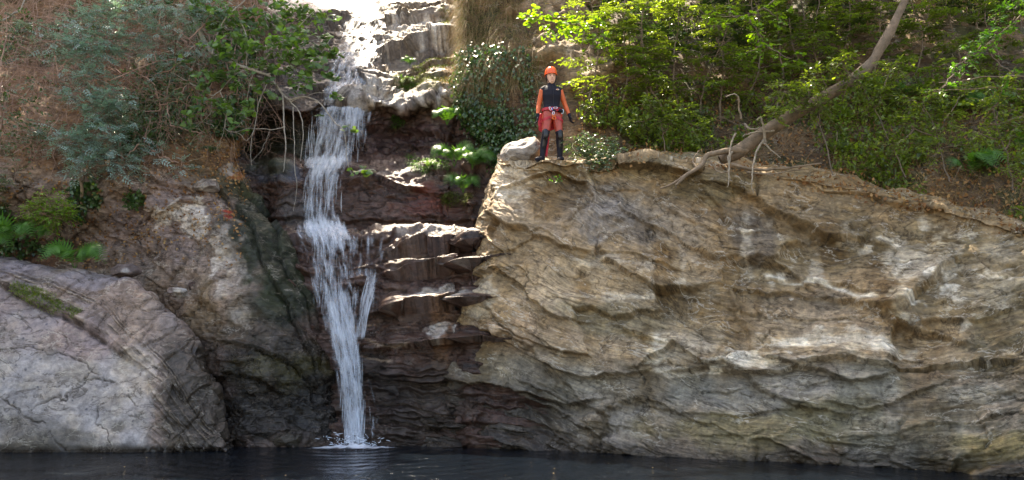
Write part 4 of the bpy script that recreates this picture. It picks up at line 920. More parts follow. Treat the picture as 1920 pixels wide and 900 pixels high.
# tangle of bare vines over the soil
rng = np.random.default_rng(31); lines = []
for i in range(1300):
    x = rng.uniform(-80, 520); y = rng.uniform(-60, 300); 
    if y > 210 and rng.random() < .5: continue
    g, n_ = near('bank', x, y); off = rng.uniform(.05, .7)
    Lm = rng.uniform(.5, 2.0); m_ = 12; t = np.linspace(0, 1, m_)
    kind = rng.random()
    if kind < .55: d = np.array([rng.normal(0, .25), rng.normal(0, .1), -1.])
    else: d = unit(np.array([rng.choice([-1, 1])*1., rng.normal(0, .2), rng.normal(-.2, .5)]))
    q = g+n_*off+np.array([0, 0, Lm*.35])+d*Lm*t[:, None]; q[:, 2] -= .25*Lm*(t-.3)**2; q[:, 1] -= .25*Lm*t*(d[2] < -.9)
    q = wiggle(q, .10*Lm, rng); r0 = rng.choice([.003, .004, .006, .010], p=[.35, .35, .22, .08]); lines.append((q, np.linspace(r0, r0*.5, m_)))
    for k in range(rng.integers(1, 4)):
        j = rng.integers(2, m_-2); e = unit(d+rng.normal(0, .6, 3)); l2 = Lm*rng.uniform(.15, .4); t2 = np.linspace(0, 1, 6); lines.append((wiggle(q[j]+e*l2*t2[:, None], .06*l2, rng), np.linspace(r0*.6, r0*.3, 6)))
geo_obj('vines', tubes_geo(lines, 4), M['twig'], smooth=True, label='tangle of bare reddish-brown vines draped over the left bank', kind='stuff')
# ground cover patches on the bank
rng = np.random.default_rng(33)
ps, ns = [], []
for (x0, x1, y0, y1, n_) in [(-80, 480, -60, 130, 7000), (0, 330, 130, 330, 2600), (330, 470, 120, 330, 2600), (-60, 160, 380, 480, 1300), (60, 330, 290, 380, 700), (400, 470, 280, 350, 350)]:
    p_, q_ = scatter('bank', n_, (x0, x1, y0, y1), rng, lambda gx, gy, Pd: fbm(Pd, .9, 3, 34) > .02); ps.append(p_); ns.append(q_)
ps = np.concatenate(ps); ns = np.concatenate(ns); ps = ps+ns*rng.uniform(.02, .22, (len(ps), 1))
geo_obj('undergrowth', leaves_geo(ps, unit(rng.normal(0, 1, ps.shape)), unit(ns+rng.normal(0, .5, ps.shape)), .05+.05*rng.random(len(ps)), 'ivy', rng), M['dark_leaf'], label='dark creeping undergrowth in patches on the left bank', kind='stuff')
ps, ns = scatter('bank', 3800, (-80, 460, 0, 500), rng); ps = ps+ns*.03
geo_obj('fallen_leaves', leaves_geo(ps, unit(rng.normal(0, 1, ps.shape)), unit(ns+rng.normal(0, .3, ps.shape)), .04+.05*rng.random(len(ps)), 'oval', rng), M['litter'], label='dry brown leaf litter on the left bank', kind='stuff')

# ferns
def fern(base, nf, L, label, seed, lean=(0, -1, 0), group='ferns', mat='fern_leaf', az=None, rise=.9, dark=0):
    rng = np.random.default_rng(seed); base = np.asarray(base); root = empty('fern', base, label, 'fern', group)
    for k in range(nf):
        a = (az[k % len(az)] if az else rng.uniform(-PI*.95, PI*.05)); h = unit(np.array([math.cos(a), math.sin(a), 0])+.25*np.array(lean)); l = L*rng.uniform(.7, 1.1)
        t = np.linspace(0, 1, 22); q = base+h*l*t[:, None]*.72; q[:, 2] += l*(1.75*rise*t-1.55*rise*t**2.2)
        tan_ = unit(np.gradient(q, axis=0)); up0 = np.array([0, -.75, .6])+rng.normal(0, .18, 3); side = unit(np.cross(tan_, up0)); up = np.cross(side, tan_)
        i = np.arange(3, 22); ww = l*.26*np.sin(PI*np.clip((i-1.5)/21., 0, 1)**.75)+.01
        Vl = []
        for sg in (-1, 1): Vl.append(leaves_geo(q[i], side[i]*sg+tan_[i]*.45-up[i]*.12, up[i], ww*1.05, 'pinna', rng, np.full(len(i), np.clip(rng.normal(.5, .2), 0, 1))))
        st = tubes_geo([(q, np.linspace(.004, .0015, 22))], 3)
        geo_obj('frond', merge(*Vl, st), M[mat], root, base)
    return root
fern(P(140, 506, 14.85), 8, .78, 'bright green fern rooted behind the banded hump of the pale boulder', 41, az=[-.2, -.7, -1.6, -2.5, -2.9, -2.1, .3])
fern(P(25, 462, 14.8), 9, .85, 'big green fern at the left edge below the seedling bush', 42)
fern(P(-30, 480, 14.7), 8, .8, 'green fern cut off by the left edge of the view', 43)
fern(P(70, 455, 14.9), 7, .6, 'small fern between the seedling bush and the boulder', 44)
fern(on('bank', 395, 290, .02), 5, .3, 'little dark fern under the fig branches', 45, mat='dark_leaf')
fern(P(885, 318, 16.3), 9, .8, 'pale broad-fronded fern hanging beside the outcrop left edge', 46, mat='fern_leaf', rise=.75)
fern(P(852, 312, 16.5), 9, .75, 'broad fern on the dark wet ledge left of the pale fern', 47)
fern(P(838, 235, 17.2), 8, .65, 'fern below the ochre rock beside the ivy', 48)
fern(on('cliff', 800, 318, .02)+np.array([0, -.12, .05]), 7, .30, 'little light-green fern on the wet ledge under the dark wall', 49, mat='lime_leaf')
fern(P(868, 362, 16.2), 8, .6, 'fern under the pale fern by the reddish wet rock', 50)
fern(on('cliff', 763, 112, .0)+np.array([0, -.15, .05]), 6, .34, 'small fern under the brown overhang at the top of the falls', 51)
fern(on('hill', 1820, 330, .02), 9, .85, 'large bright fern on the dry slope near the right edge', 52)
fern(on('hill', 1850, 225, .05), 7, .7, 'fern above the large fern near the right edge', 53)
fern(on('hill', 1700, 200, .05), 7, .6, 'fern right of the leaning trunk', 54)
fern(on('hill', 1625, 185, .05), 7, .55, 'fern close behind the leaning trunk', 55)
fern(on('hill', 1560, 290, .02), 6, .42, 'low fern on the slope below the leaning trunk', 56, mat='green_leaf')
fern(on('hill', 1900, 300, .05), 7, .7, 'fern at the right edge of the view', 57)
fern(on('hill', 1740, 290, .05), 6, .5, 'fern left of the large bright fern', 58, mat='green_leaf')

# grass cushion on the boulder; moss and tufts on the ledges; straw grass on the spur
def blades(p, d, L, wd, rng, droop=.5):
    n = len(p); t = np.array([0, .4, .75, 1.]); V = []; side = unit(np.cross(d, rng.normal(0, 1, (n, 3))))
    for k, f in enumerate(t):
        c = p+d*(L*f)[:, None]; c = c-np.array([0, 0, 1.])*(droop*L*f*f)[:, None]; w2 = (wd*(1-f*.92))
        V += [c-side*w2, c+side*w2]
    V = np.stack(V, 1); o = (np.arange(n)*8)[:, None, None]; Q = np.array([[0, 1, 3, 2], [2, 3, 5, 4], [4, 5, 7, 6]])
    return V.reshape(-1, 3), (Q[None]+o).reshape(-1, 4), np.zeros((0, 3), int), np.repeat(rng.random(n), 8)
def tuft(g, region, n, L, mat, label, seed, d0=(0, -.3, 1), droop=.5, name='grass', keep=None, wd=.004, kind='stuff', cat=None, spread=.45):
    rng = np.random.default_rng(seed); p_, n_ = scatter(g, n, region, rng, keep)
    d = unit(np.array(d0)+rng.normal(0, spread, p_.shape)+n_*.35)
    return geo_obj(name, blades(p_, d, L*rng.uniform(.5, 1.2, n), wd, rng, droop), M[mat], label=label, kind=kind, cat=cat)
def ell(cx, cy, rx, ry, slope=0.): return lambda gx, gy, Pd: ((gx-cx)/rx)**2+((gy-cy-slope*(gx-cx))/ry)**2+.9*fbm(Pd, 2.5, 3, 9) < 1
tuft('boulder', (0, 160, 500, 620), 2600, .09, 'green_leaf', 'soft green grass and moss cushion on top of the pale boulder', 61, keep=ell(80, 562, 66, 17, .42), wd=.004)
tuft('hill', (858, 1010, -40, 165), 6500, .42, 'straw', 'straw-coloured dry grass hanging over the spur right of the falls', 62, d0=(0, -.55, .1), droop=1.3, wd=.004, spread=.4)
tuft('hill', (850, 1010, -40, 165), 3500, .28, 'moss', 'green blades among the straw grass on the spur', 63, d0=(0, -.6, .2), droop=1.0, wd=.005)
for i, (cx, cy, rx, ry, n_, mt) in enumerate([(810, 120, 34, 14, 1500, 'moss'), (790, 158, 56, 9, 1500, 'moss'), (850, 160, 26, 20, 1100, 'straw'), (868, 130, 24, 34, 900, 'straw'), (835, 44, 10, 16, 500, 'moss'), (768, 155, 22, 10, 500, 'fern_leaf'),
                                              (800, 312, 44, 8, 900, 'fern_leaf'), (745, 225, 14, 14, 300, 'fern_leaf'), (850, 370, 30, 10, 500, 'moss'), (870, 8, 30, 14, 500, 'straw')]):
    tuft('cliff', (cx-90, cx+90, cy-50, cy+50), n_, .13, mt, ['moss and short grass hanging on the ledges beside the falls', 'dry grass hanging on the ledges beside the falls'][mt == 'straw'], 64+i, keep=ell(cx, cy, rx, ry), droop=.9, d0=(0, -.6, .5), wd=.006, name='ledge_grass')
tuft('hill', (1560, 1960, 180, 440), 2600, .6, 'straw', 'dry brown grass stems on the slope at right', 80, d0=(-.2, -.4, .6), droop=.6, wd=.004, spread=.7)
tuft('hill', (1200, 1960, 280, 450), 1400, .12, 'moss', 'short green blades along the rim of the outcrop', 81, wd=.005)

# ivy on the spur
rng = np.random.default_rng(90)
ps, ns = scatter('hill', 9000, (862, 1012, 95, 330), rng, lambda gx, gy, Pd: (gx < 1000+20*fbm(Pd, 1.5, 2, 3)) & (gy > 110+40*fbm(Pd, 1.2, 3, 4)) & (fbm(Pd, 1.6, 3, 91) > -.35))
ps = ps+ns*rng.uniform(.02, .20, (len(ps), 1))+rng.normal(0, .02, ps.shape)
dn = unit(np.array([0, -.25, -.8])+rng.normal(0, .5, ps.shape))
tag(geo_obj('ivy', leaves_geo(ps, dn, unit(ns*.9+rng.normal(0, .45, ps.shape)+np.array([0, 0, .35])), .05+.045*rng.random(len(ps)), 'ivy', rng), M['dark_leaf']), 'dense dark glossy ivy covering the spur left of the person', 'ivy')

# bush beside the person, sprig on the face
b0 = on('outcrop', 1122, 306)
plant('bush', b0, [([b0, P(1118, 290, 14.5), P(1105, 265, 14.5)], .012, .005), ([b0, P(1135, 295, 14.5), P(1150, 285, 14.5)], .01, .005), ([b0, P(1100, 298, 14.5), P(1080, 290, 14.5)], .01, .005)],
      [(1110, 275, 14.5, .26), (1140, 290, 14.4, .22), (1085, 290, 14.5, .18), (1120, 300, 14.3, .2), (1150, 268, 14.6, .2), (1095, 255, 14.7, .2), (1075, 268, 14.7, .14), (1165, 290, 14.5, .12)], 190, .062, 'oval', 'pale_leaf',
      'leafy grey-green bush growing on the outcrop rim beside the person', 'shrub', None, stem_mat='stem_green', seed=92, tl=.2, per=9, flat=.5)
b0 = on('outcrop', 1042, 342)
plant('sprig', b0, [([b0, b0+np.array([0, -.08, .03])], .005, .003)], [(1040, 340, 14.05, .07), (1050, 338, 14.05, .05)], 9, .055, 'oval', 'fern_leaf', 'tiny green sprig growing from the rock face below the person', 'plant', None, stem_mat='stem_green', seed=93, tl=.08, per=5)

# ---------------- thicket on the right: saplings with layered sprays
def sapling(px, py, H, seed, mat, label, lean=0., size=.085, nb=16, tpl='oval', low=.18, sprL=.8, dens=12):
    rng = np.random.default_rng(seed); base = on('hill', px, py); root = empty('sapling', base, label, 'tree', 'saplings in the thicket above the outcrop')
    m_ = 14; t = np.linspace(0, 1, m_); st = base+np.stack([lean*H*t**1.4+.06*H*np.sin(t*5+seed), -.12*H*t**1.3, H*t], -1); st = wiggle(st, .03*H, rng)
    r0 = .008+.0065*H; lines = [(st, np.linspace(r0, r0*.3, m_))]
    P_, D_, N_, R_ = [], [], [], []; small = []
    for k in range(nb):
        f = low+(1-low)*(k+rng.random())/nb; i = min(int(f*(m_-1)), m_-2); a0 = st[i]+(st[i+1]-st[i])*(f*(m_-1)-i)
        az = rng.uniform(-PI, PI); l = sprL*(.5+.8*rng.random())*(1.15-.5*f); d = unit(np.array([math.cos(az), math.sin(az)-.3, rng.uniform(.0, .35)]))
        tt = np.linspace(0, 1, 8); q = a0+d*l*tt[:, None]; q[:, 2] -= .28*l*tt**2; lines.append((q, np.linspace(r0*.35, .002, 8)))
        tone = np.clip(rng.normal(.5, .25), 0, 1)
        for j in range(2, 8):
            for sg in (-1, 1):
                sd2 = unit(np.cross(d, [0, 0, 1.]))*sg; e = unit(d*.8+sd2*.9+rng.normal(0, .15, 3)); l2 = l*.38*(1.15-tt[j])*rng.uniform(.6, 1.2); nL = max(2, int(dens*l2/.3))
                ff = (np.arange(nL)+.7)/nL; qq = q[j]+e*l2*ff[:, None]; qq[:, 2] -= .2*l2*ff**2; small.append((np.array([q[j], qq[-1]]), np.array([.002, .001])))
                alt = np.where(np.arange(nL) % 2 == 0, 1., -1.)[:, None]; sd3 = unit(np.cross(e, [0, 0, 1.]))
                P_.append(qq); D_.append(unit(e*.7+sd3*alt*.8+rng.normal(0, .2, (nL, 3))+np.array([0, 0, -.15]))); N_.append(unit(np.array([0, -.12, 1.])+rng.normal(0, .30, (nL, 3)))); R_.append(np.clip(tone+rng.normal(0, .15, nL), 0, 1))
    P_ = np.concatenate(P_); D_ = np.concatenate(D_); N_ = np.concatenate(N_); R_ = np.concatenate(R_)
    geo_obj('trunk', merge(tubes_geo(lines, 6), tubes_geo(small, 3)), M['bark'], root, base, smooth=True)
    cr = geo_obj('crown', leaves_geo(P_, D_, N_, size*(.6+.6*rng.random(len(P_))), tpl, rng, R_), M[mat], root, base)
SL = 'slender green-leaved sapling in the dense thicket above the outcrop'
rngS = np.random.default_rng(7)
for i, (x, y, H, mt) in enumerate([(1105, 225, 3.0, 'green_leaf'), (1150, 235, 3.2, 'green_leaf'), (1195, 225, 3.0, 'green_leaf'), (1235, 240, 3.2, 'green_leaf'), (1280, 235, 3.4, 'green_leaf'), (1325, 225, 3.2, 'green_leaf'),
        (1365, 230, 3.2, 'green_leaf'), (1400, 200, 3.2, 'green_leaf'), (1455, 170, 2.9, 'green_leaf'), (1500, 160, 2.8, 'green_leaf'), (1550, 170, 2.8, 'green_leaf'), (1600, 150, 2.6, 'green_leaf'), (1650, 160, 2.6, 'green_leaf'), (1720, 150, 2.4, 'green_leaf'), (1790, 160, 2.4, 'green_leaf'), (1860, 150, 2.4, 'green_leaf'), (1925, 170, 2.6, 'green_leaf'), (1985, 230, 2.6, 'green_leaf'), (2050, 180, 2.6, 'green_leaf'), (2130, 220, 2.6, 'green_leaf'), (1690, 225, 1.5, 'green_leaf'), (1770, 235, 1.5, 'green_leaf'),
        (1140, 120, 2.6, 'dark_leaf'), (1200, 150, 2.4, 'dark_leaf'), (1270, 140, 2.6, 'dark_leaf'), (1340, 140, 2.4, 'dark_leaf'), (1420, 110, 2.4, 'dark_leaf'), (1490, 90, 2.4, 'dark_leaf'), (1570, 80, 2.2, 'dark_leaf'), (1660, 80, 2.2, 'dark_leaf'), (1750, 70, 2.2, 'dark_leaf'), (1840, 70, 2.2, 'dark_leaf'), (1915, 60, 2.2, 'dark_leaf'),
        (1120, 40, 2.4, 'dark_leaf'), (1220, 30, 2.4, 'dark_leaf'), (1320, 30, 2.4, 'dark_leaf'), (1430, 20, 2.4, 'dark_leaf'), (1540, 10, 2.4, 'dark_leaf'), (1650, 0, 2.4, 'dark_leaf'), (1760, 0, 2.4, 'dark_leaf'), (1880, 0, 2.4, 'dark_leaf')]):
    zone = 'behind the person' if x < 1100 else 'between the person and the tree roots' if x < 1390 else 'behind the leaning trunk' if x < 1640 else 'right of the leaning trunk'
    sapling(x, y, H*.8, 200+i, mt, ('slender bright-leaved sapling ' if mt == 'green_leaf' else 'shaded darker sapling farther back ')+zone+', in the thicket', lean=rngS.uniform(-.25, .2), size=.09 if mt == 'green_leaf' else .10, nb=21)  # back rows: shade put into the darker leaf colour
def spray(name, pts, r, n, size, tpl, mat, label, seed, blob, **kw):
    pts = [P(*q) for q in pts]; base = pts[0]
    return plant(name, base, [(pts, r, r*.4)], blob, n, size, tpl, mat, label, 'branch', None, seed=seed, **kw)
spray('hazel_branch', [(1230, -60, 16.2), (1150, 20, 15.4), (1080, 45, 15.0), (1000, 35, 14.6)], .015, 75, .095, 'round', 'lime_leaf', 'sunlit yellow-green hazel branch reaching left above the person', 301,
      [(1000, 36, 14.6, .16), (1035, 42, 14.8, .18), (1065, 50, 14.9, .2), (1095, 62, 15.1, .2), (1120, 40, 15.2, .2), (985, 30, 14.6, .08), (1090, 85, 15.0, .12), (1135, 70, 15.2, .18)], tl=.2, per=6, flat=.55)
spray('hazel_branch', [(1500, -80, 16.0), (1450, 0, 15.0), (1390, 30, 14.7), (1320, 28, 14.5)], .015, 60, .095, 'round', 'lime_leaf', 'sunlit pale green hazel branch high over the outcrop centre', 302,
      [(1320, 26, 14.5, .14), (1350, 32, 14.6, .16), (1385, 30, 14.7, .2), (1420, 60, 14.8, .22), (1440, 90, 14.8, .16), (1400, 100, 14.8, .14), (1455, 30, 14.9, .2), (1485, 110, 14.8, .14)], tl=.2, per=6, flat=.7)
spray('beech_branch', [(2100, -160, 13.0), (1960, -20, 12.4), (1880, 60, 12.0), (1800, 120, 11.8)], .015, 90, .09, 'oval', 'fern_leaf', 'green leafy branch hanging in from the top right corner', 303,
      [(1900, 20, 12.0, .2), (1870, 55, 12.0, .18), (1840, 85, 11.9, .16), (1810, 112, 11.8, .14), (1785, 140, 11.8, .1), (1930, -10, 12.1, .2), (1900, 140, 12.0, .08), (1765, 165, 11.8, .06)], tl=.2, per=8, flat=.7)
spray('thin_branch', [(2050, 150, 12.6), (1920, 141, 12.4), (1840, 142, 12.3), (1760, 155, 12.2)], .016, 6, .06, 'oval', 'fern_leaf', 'upper of two thin bare poles reaching in from the right edge', 304, [(1780, 152, 12.2, .06), (1800, 130, 12.2, .05)], tl=.15, per=4, stem_mat='bark_tan')
spray('thin_branch', [(2050, 170, 12.7), (1920, 168, 12.5), (1840, 168, 12.4), (1750, 172, 12.3)], .013, 5, .06, 'oval', 'fern_leaf', 'lower of two thin bare poles reaching in from the right edge', 305, [(1755, 172, 12.3, .05)], tl=.15, per=4, stem_mat='bark_tan')
spray('fallen_branch', [(1990, 205, 12.6), (1910, 216, 12.5), (1870, 228, 12.4), (1845, 226, 12.3)], .022, 1, .05, 'oval', 'straw', 'broken tan dead branch lying at the right edge above the large fern', 306, [(1845, 226, 12.3, .03)], tl=.05, per=1, stem_mat='bark_tan')
spray('bare_branch', [(-60, 60, 15.5), (0, 38, 15.3), (30, 22, 15.2), (52, -10, 15.2)], .028, 1, .05, 'oval', 'straw', 'thick pale bare branch crossing the top left corner', 307, [(52, -10, 15.2, .03)], tl=.05, per=1, stem_mat='bark_grey')

for i, (pts, bl, lb) in enumerate([
    ([(1560, 330, 13.4), (1540, 240, 13.5), (1500, 190, 13.45)], [(1500, 185, 13.45, .2), (1470, 170, 13.5, .18), (1540, 200, 13.4, .2), (1520, 150, 13.5, .2), (1450, 215, 13.4, .14)], 'leafy shoot crossing in front of the leaning trunk, low down'),
    ([(1700, 330, 13.0), (1650, 230, 13.3), (1610, 150, 13.4)], [(1610, 150, 13.4, .22), (1580, 120, 13.5, .2), (1650, 180, 13.3, .2), (1670, 130, 13.4, .2)], 'leafy shoot crossing in front of the leaning trunk, at its bend'),
    ([(1780, 340, 12.6), (1760, 250, 12.8), (1730, 190, 12.9)], [(1730, 190, 12.9, .25), (1770, 230, 12.8, .22), (1700, 230, 12.9, .2), (1800, 180, 12.9, .2), (1680, 270, 12.9, .2), (1740, 290, 12.7, .18)], 'leafy shoot on the slope between the leaning trunk and the right edge'),
    ([(1900, 360, 12.2), (1890, 280, 12.3), (1860, 200, 12.4)], [(1860, 200, 12.4, .22), (1900, 240, 12.3, .25), (1830, 250, 12.4, .2), (1910, 310, 12.2, .2), (1880, 160, 12.4, .2)], 'leafy shoot on the slope at the right edge'),
    ([(1250, 285, 14.6), (1240, 240, 14.7), (1220, 200, 14.7)], [(1220, 200, 14.7, .2), (1250, 230, 14.7, .2), (1190, 230, 14.7, .18), (1280, 210, 14.7, .2), (1310, 240, 14.6, .16)], 'leafy shoot rising between the bush and the tree roots')]):
    spray('shoot', pts, .012, 150, .085, 'oval', 'green_leaf', lb, 320+i, bl, tl=.24, per=8, flat=.75)
# ground cover and litter on the hillside
rng = np.random.default_rng(95); ps, ns = [], []
for (x0, x1, y0, y1, n_) in [(1110, 1960, -60, 230, 8500), (1560, 2350, 150, 420, 7000), (1400, 1600, 200, 300, 700), (1090, 1400, 215, 300, 3000), (1650, 1960, 300, 420, 700)]:
    p_, q_ = scatter('hill', n_, (x0, x1, y0, y1), rng, lambda gx, gy, Pd: fbm(Pd, .9, 3, 34) > -.05); ps.append(p_); ns.append(q_)
ps = np.concatenate(ps); ns = np.concatenate(ns); ps = ps+ns*rng.uniform(.02, .35, (len(ps), 1))
geo_obj('undergrowth', leaves_geo(ps, unit(rng.normal(0, 1, ps.shape)), unit(ns*.4+np.array([0, 0, .8])+rng.normal(0, .4, ps.shape)), .06+.06*rng.random(len(ps)), 'oval', rng), M['green_leaf'], label='green undergrowth covering the hillside under the saplings', kind='stuff')
ps, ns = scatter('hill', 6500, (1080, 2300, 180, 460), rng); p2, n2 = scatter('outcrop', 1500, (1180, 1950, 285, 470), rng, lambda gx, gy, Pd: (gy < 308+.0*gx+np.clip(gx-1300, 0, 900)*.19+20*fbm(Pd, 1.5, 3, 7)))
ps = np.concatenate([ps, p2]); ns = np.concatenate([ns, n2]); ps = ps+ns*rng.uniform(.01, .06, (len(ps), 1))
geo_obj('fallen_leaves', leaves_geo(ps, unit(rng.normal(0, 1, ps.shape)), unit(ns+rng.normal(0, .4, ps.shape)), .04+.06*rng.random(len(ps)), 'oval', rng), M['litter'], label='dry orange-brown leaf litter along the rim of the outcrop', kind='stuff')
rng = np.random.default_rng(96); lines = []
for i in range(330):
    x, y = (rng.uniform(1560, 1960), rng.uniform(150, 440)) if i < 150 else (rng.uniform(1200, 1560), rng.uniform(225, 335))
    g, n_ = near('hill', x, y); L_ = rng.uniform(.3, 1.3); d = unit(np.array([rng.normal(0, 1), -.25, rng.normal(0, .7)])); t = np.linspace(0, 1, 9)
    q = g+n_*rng.uniform(.02, .25)+d*L_*(t[:, None]-.4); q[:, 2] -= .2*L_*t**2; r0 = rng.choice([.003, .004, .007]); lines.append((wiggle(q, .09*L_, rng), np.linspace(r0, r0*.4, 9)))
geo_obj('dead_twigs', tubes_geo(lines, 4), M['bark_tan'], smooth=True, label='dry tan twigs and bramble canes strewn over the right slope', kind='stuff')

# leaning tree with exposed roots
rng = np.random.default_rng(99)
TB = on('hill', 1395, 292); TB = P(1395, 285, 13.95)
tr = np.array([P(1350, 300, 14.0), P(1385, 283, 13.95), P(1430, 252, 13.9), P(1500, 208, 13.85), P(1570, 168, 13.85), P(1630, 122, 13.85), P(1660, 75, 13.85), P(1685, 25, 13.9), P(1715, -40, 13.95), P(1760, -140, 14.1), P(1790, -260, 14.4)])
tr = spline(tr, 60); rr = np.interp(np.linspace(0, 1, 60), [0, .08, .25, .45, .6, .8, 1], [.09, .13, .115, .098, .08, .068, .05])
root = empty('leaning_tree', TB, 'leaning tree trunk rising diagonally to the upper right from exposed roots', 'tree')
tv = tubes_geo([(tr, rr)], 20); V = tv[0]; V = V+.02*unit(V-np.repeat(tr, 20, 0))*(fbm(V, 3.5, 4, 2)*1.6)[:, None]; geo_obj('trunk', (V, tv[1], tv[2], None), M['trunk'], root, TB, smooth=True)
def rt(pts, r0, r1, Y, mat='bark_tan'):
    q = wiggle(spline([P(a, b, c[0] if c else Y) for a, b, *c in pts], len(pts)*6), .03, rng); geo_obj('root', tubes_geo([(q, np.linspace(r0, r1, len(q)))], 8), M[mat], root, TB, smooth=True)
rt([(1400, 282, 13.9), (1360, 284, 13.82), (1325, 292, 13.8), (1312, 312, 13.72), (1285, 330, 13.6), (1262, 343, 13.6), (1238, 354, 13.65)], .062, .014, 13.8)
rt([(1310, 315, 13.72), (1298, 300, 13.9), (1310, 282, 14.1)], .02, .01, 13.8); rt([(1290, 326, 13.62), (1272, 345, 13.55), (1266, 352, 13.55)], .03, .01, 13.6)
rt([(1372, 285, 13.75), (1366, 300, 13.7), (1368, 335, 13.55), (1364, 352, 13.5)], .022, .006, 13.7, 'root'); rt([(1380, 250, 13.7), (1370, 275, 13.65), (1364, 310, 13.55), (1368, 338, 13.5)], .018, .006, 13.7, 'root')
rt([(1432, 262, 13.7), (1418, 285, 13.6), (1412, 315, 13.5), (1410, 345, 13.4), (1413, 362, 13.4)], .022, .006, 13.6, 'root'); rt([(1430, 265, 13.7), (1448, 280, 13.6), (1464, 296, 13.5)], .018, .007, 13.6, 'root')
rt([(1434, 268, 13.7), (1432, 245, 13.65), (1427, 222, 13.6), (1418, 226, 13.6)], .026, .012, 13.6, 'root'); rt([(1370, 308, 13.7), (1420, 318, 13.6), (1470, 316, 13.55), (1540, 306, 13.5)], .032, .012, 13.6); rt([(1400, 322, 13.6), (1440, 326, 13.5), (1500, 318, 13.5)], .022, .008, 13.6)
rt([(1395, 232, 13.75), (1410, 240, 13.7), (1425, 238, 13.65)], .022, .012, 13.7, 'root'); rt([(1330, 300, 13.7), (1345, 322, 13.62), (1372, 322, 13.6)], .02, .008, 13.7); rt([(1450, 245, 13.7), (1405, 250, 13.65), (1392, 256, 13.6)], .018, .007, 13.7, 'root')
rt([(1388, 190, 13.9), (1380, 178, 13.8), (1360, 180, 13.75)], .016, .008, 13.8, 'root'); rt([(1390, 222, 13.9), (1388, 198, 13.85), (1384, 180, 13.8)], .02, .012, 13.8)
cb = [(1800, -330, 14.4, 1.0), (1700, -380, 15.0, 1.0), (1900, -300, 13.8, .9), (1620, -320, 15.4, .9), (1500, -380, 15.6, 1.0), (1980, -420, 14.2, 1.0)]
cen = [P(a, b, c) for a, b, c, r in cb]; tl, lg = twigs_and_leaves(rng, cen, [r for *_, r in cb], 900, .12, 'round', tl=.5, per=7)
lim = [(wiggle(spline([tr[-1], (tr[-1]+c)/2+np.array([0, 0, .1]), c], 8), .1, rng), np.linspace(.05, .015, 8)) for c in cen]
cr = geo_obj('crown', lg, M['green_leaf'], root, TB); geo_obj('limbs', tubes_geo(tl+lim, 4), M['bark'], root, TB, kind='stuff')

# unseen trees upslope, added so their crowns shade the gorge
def shade_tree(foot, blobs_w, n, label, seed, size=.26):
    rng = np.random.default_rng(seed); foot = np.asarray(foot, float); root = empty('tree', foot, label, 'tree', 'unseen trees added to shade the gorge')
    top = np.mean([b[:3] for b in blobs_w], 0); q = wiggle(spline([foot, foot*.6+top*.4, top], 14), .2, rng); ln = [(q, np.linspace(.18, .06, 14))]
    for b in blobs_w: ln.append((wiggle(spline([q[9], (q[9]+np.array(b[:3]))/2, b[:3]], 8), .1, rng), np.linspace(.06, .02, 8)))
    geo_obj('trunk', tubes_geo(ln, 8), M['bark'], root, foot, smooth=True)
    tl, lg = twigs_and_leaves(rng, [b[:3] for b in blobs_w], [b[3] for b in blobs_w], n, size, 'round', tl=.7, per=8)
    geo_obj('crown', lg, M['green_leaf'], root, foot)
shade_tree((5.5, 21.5, 14), [(2.6, 17.5, 13.6, 1.0), (3.8, 18.5, 14.5, 1.3), (5.5, 17.5, 13.5, 1.4), (7, 18.5, 15, 1.6), (4.5, 20, 16.5, 1.5)], 420, 'unseen tree added upslope to shade the middle of the thicket', 401)
shade_tree((10.5, 20.5, 14), [(8, 16.5, 13, 1.4), (9.5, 17.5, 14, 1.5), (11, 16.5, 13.5, 1.6), (8.5, 19, 16, 1.6), (12.5, 18, 15, 1.8)], 430, 'unseen tree added upslope to shade the right edge', 402)
shade_tree((-8.5, 21.5, 14), [(-6.2, 18.4, 14.5, 1.1), (-7.8, 19, 14.5, 1.5), (-9.5, 18.5, 14.5, 1.6), (-11.5, 19, 15.0, 1.8), (-7, 20.5, 17, 1.5), (-10, 17, 12.5, 1.3), (-6.4, 20.2, 14.9, 1.4), (-5.9, 19.6, 15.5, .8)], 780, 'unseen tree added upslope to shade the left bank', 403)
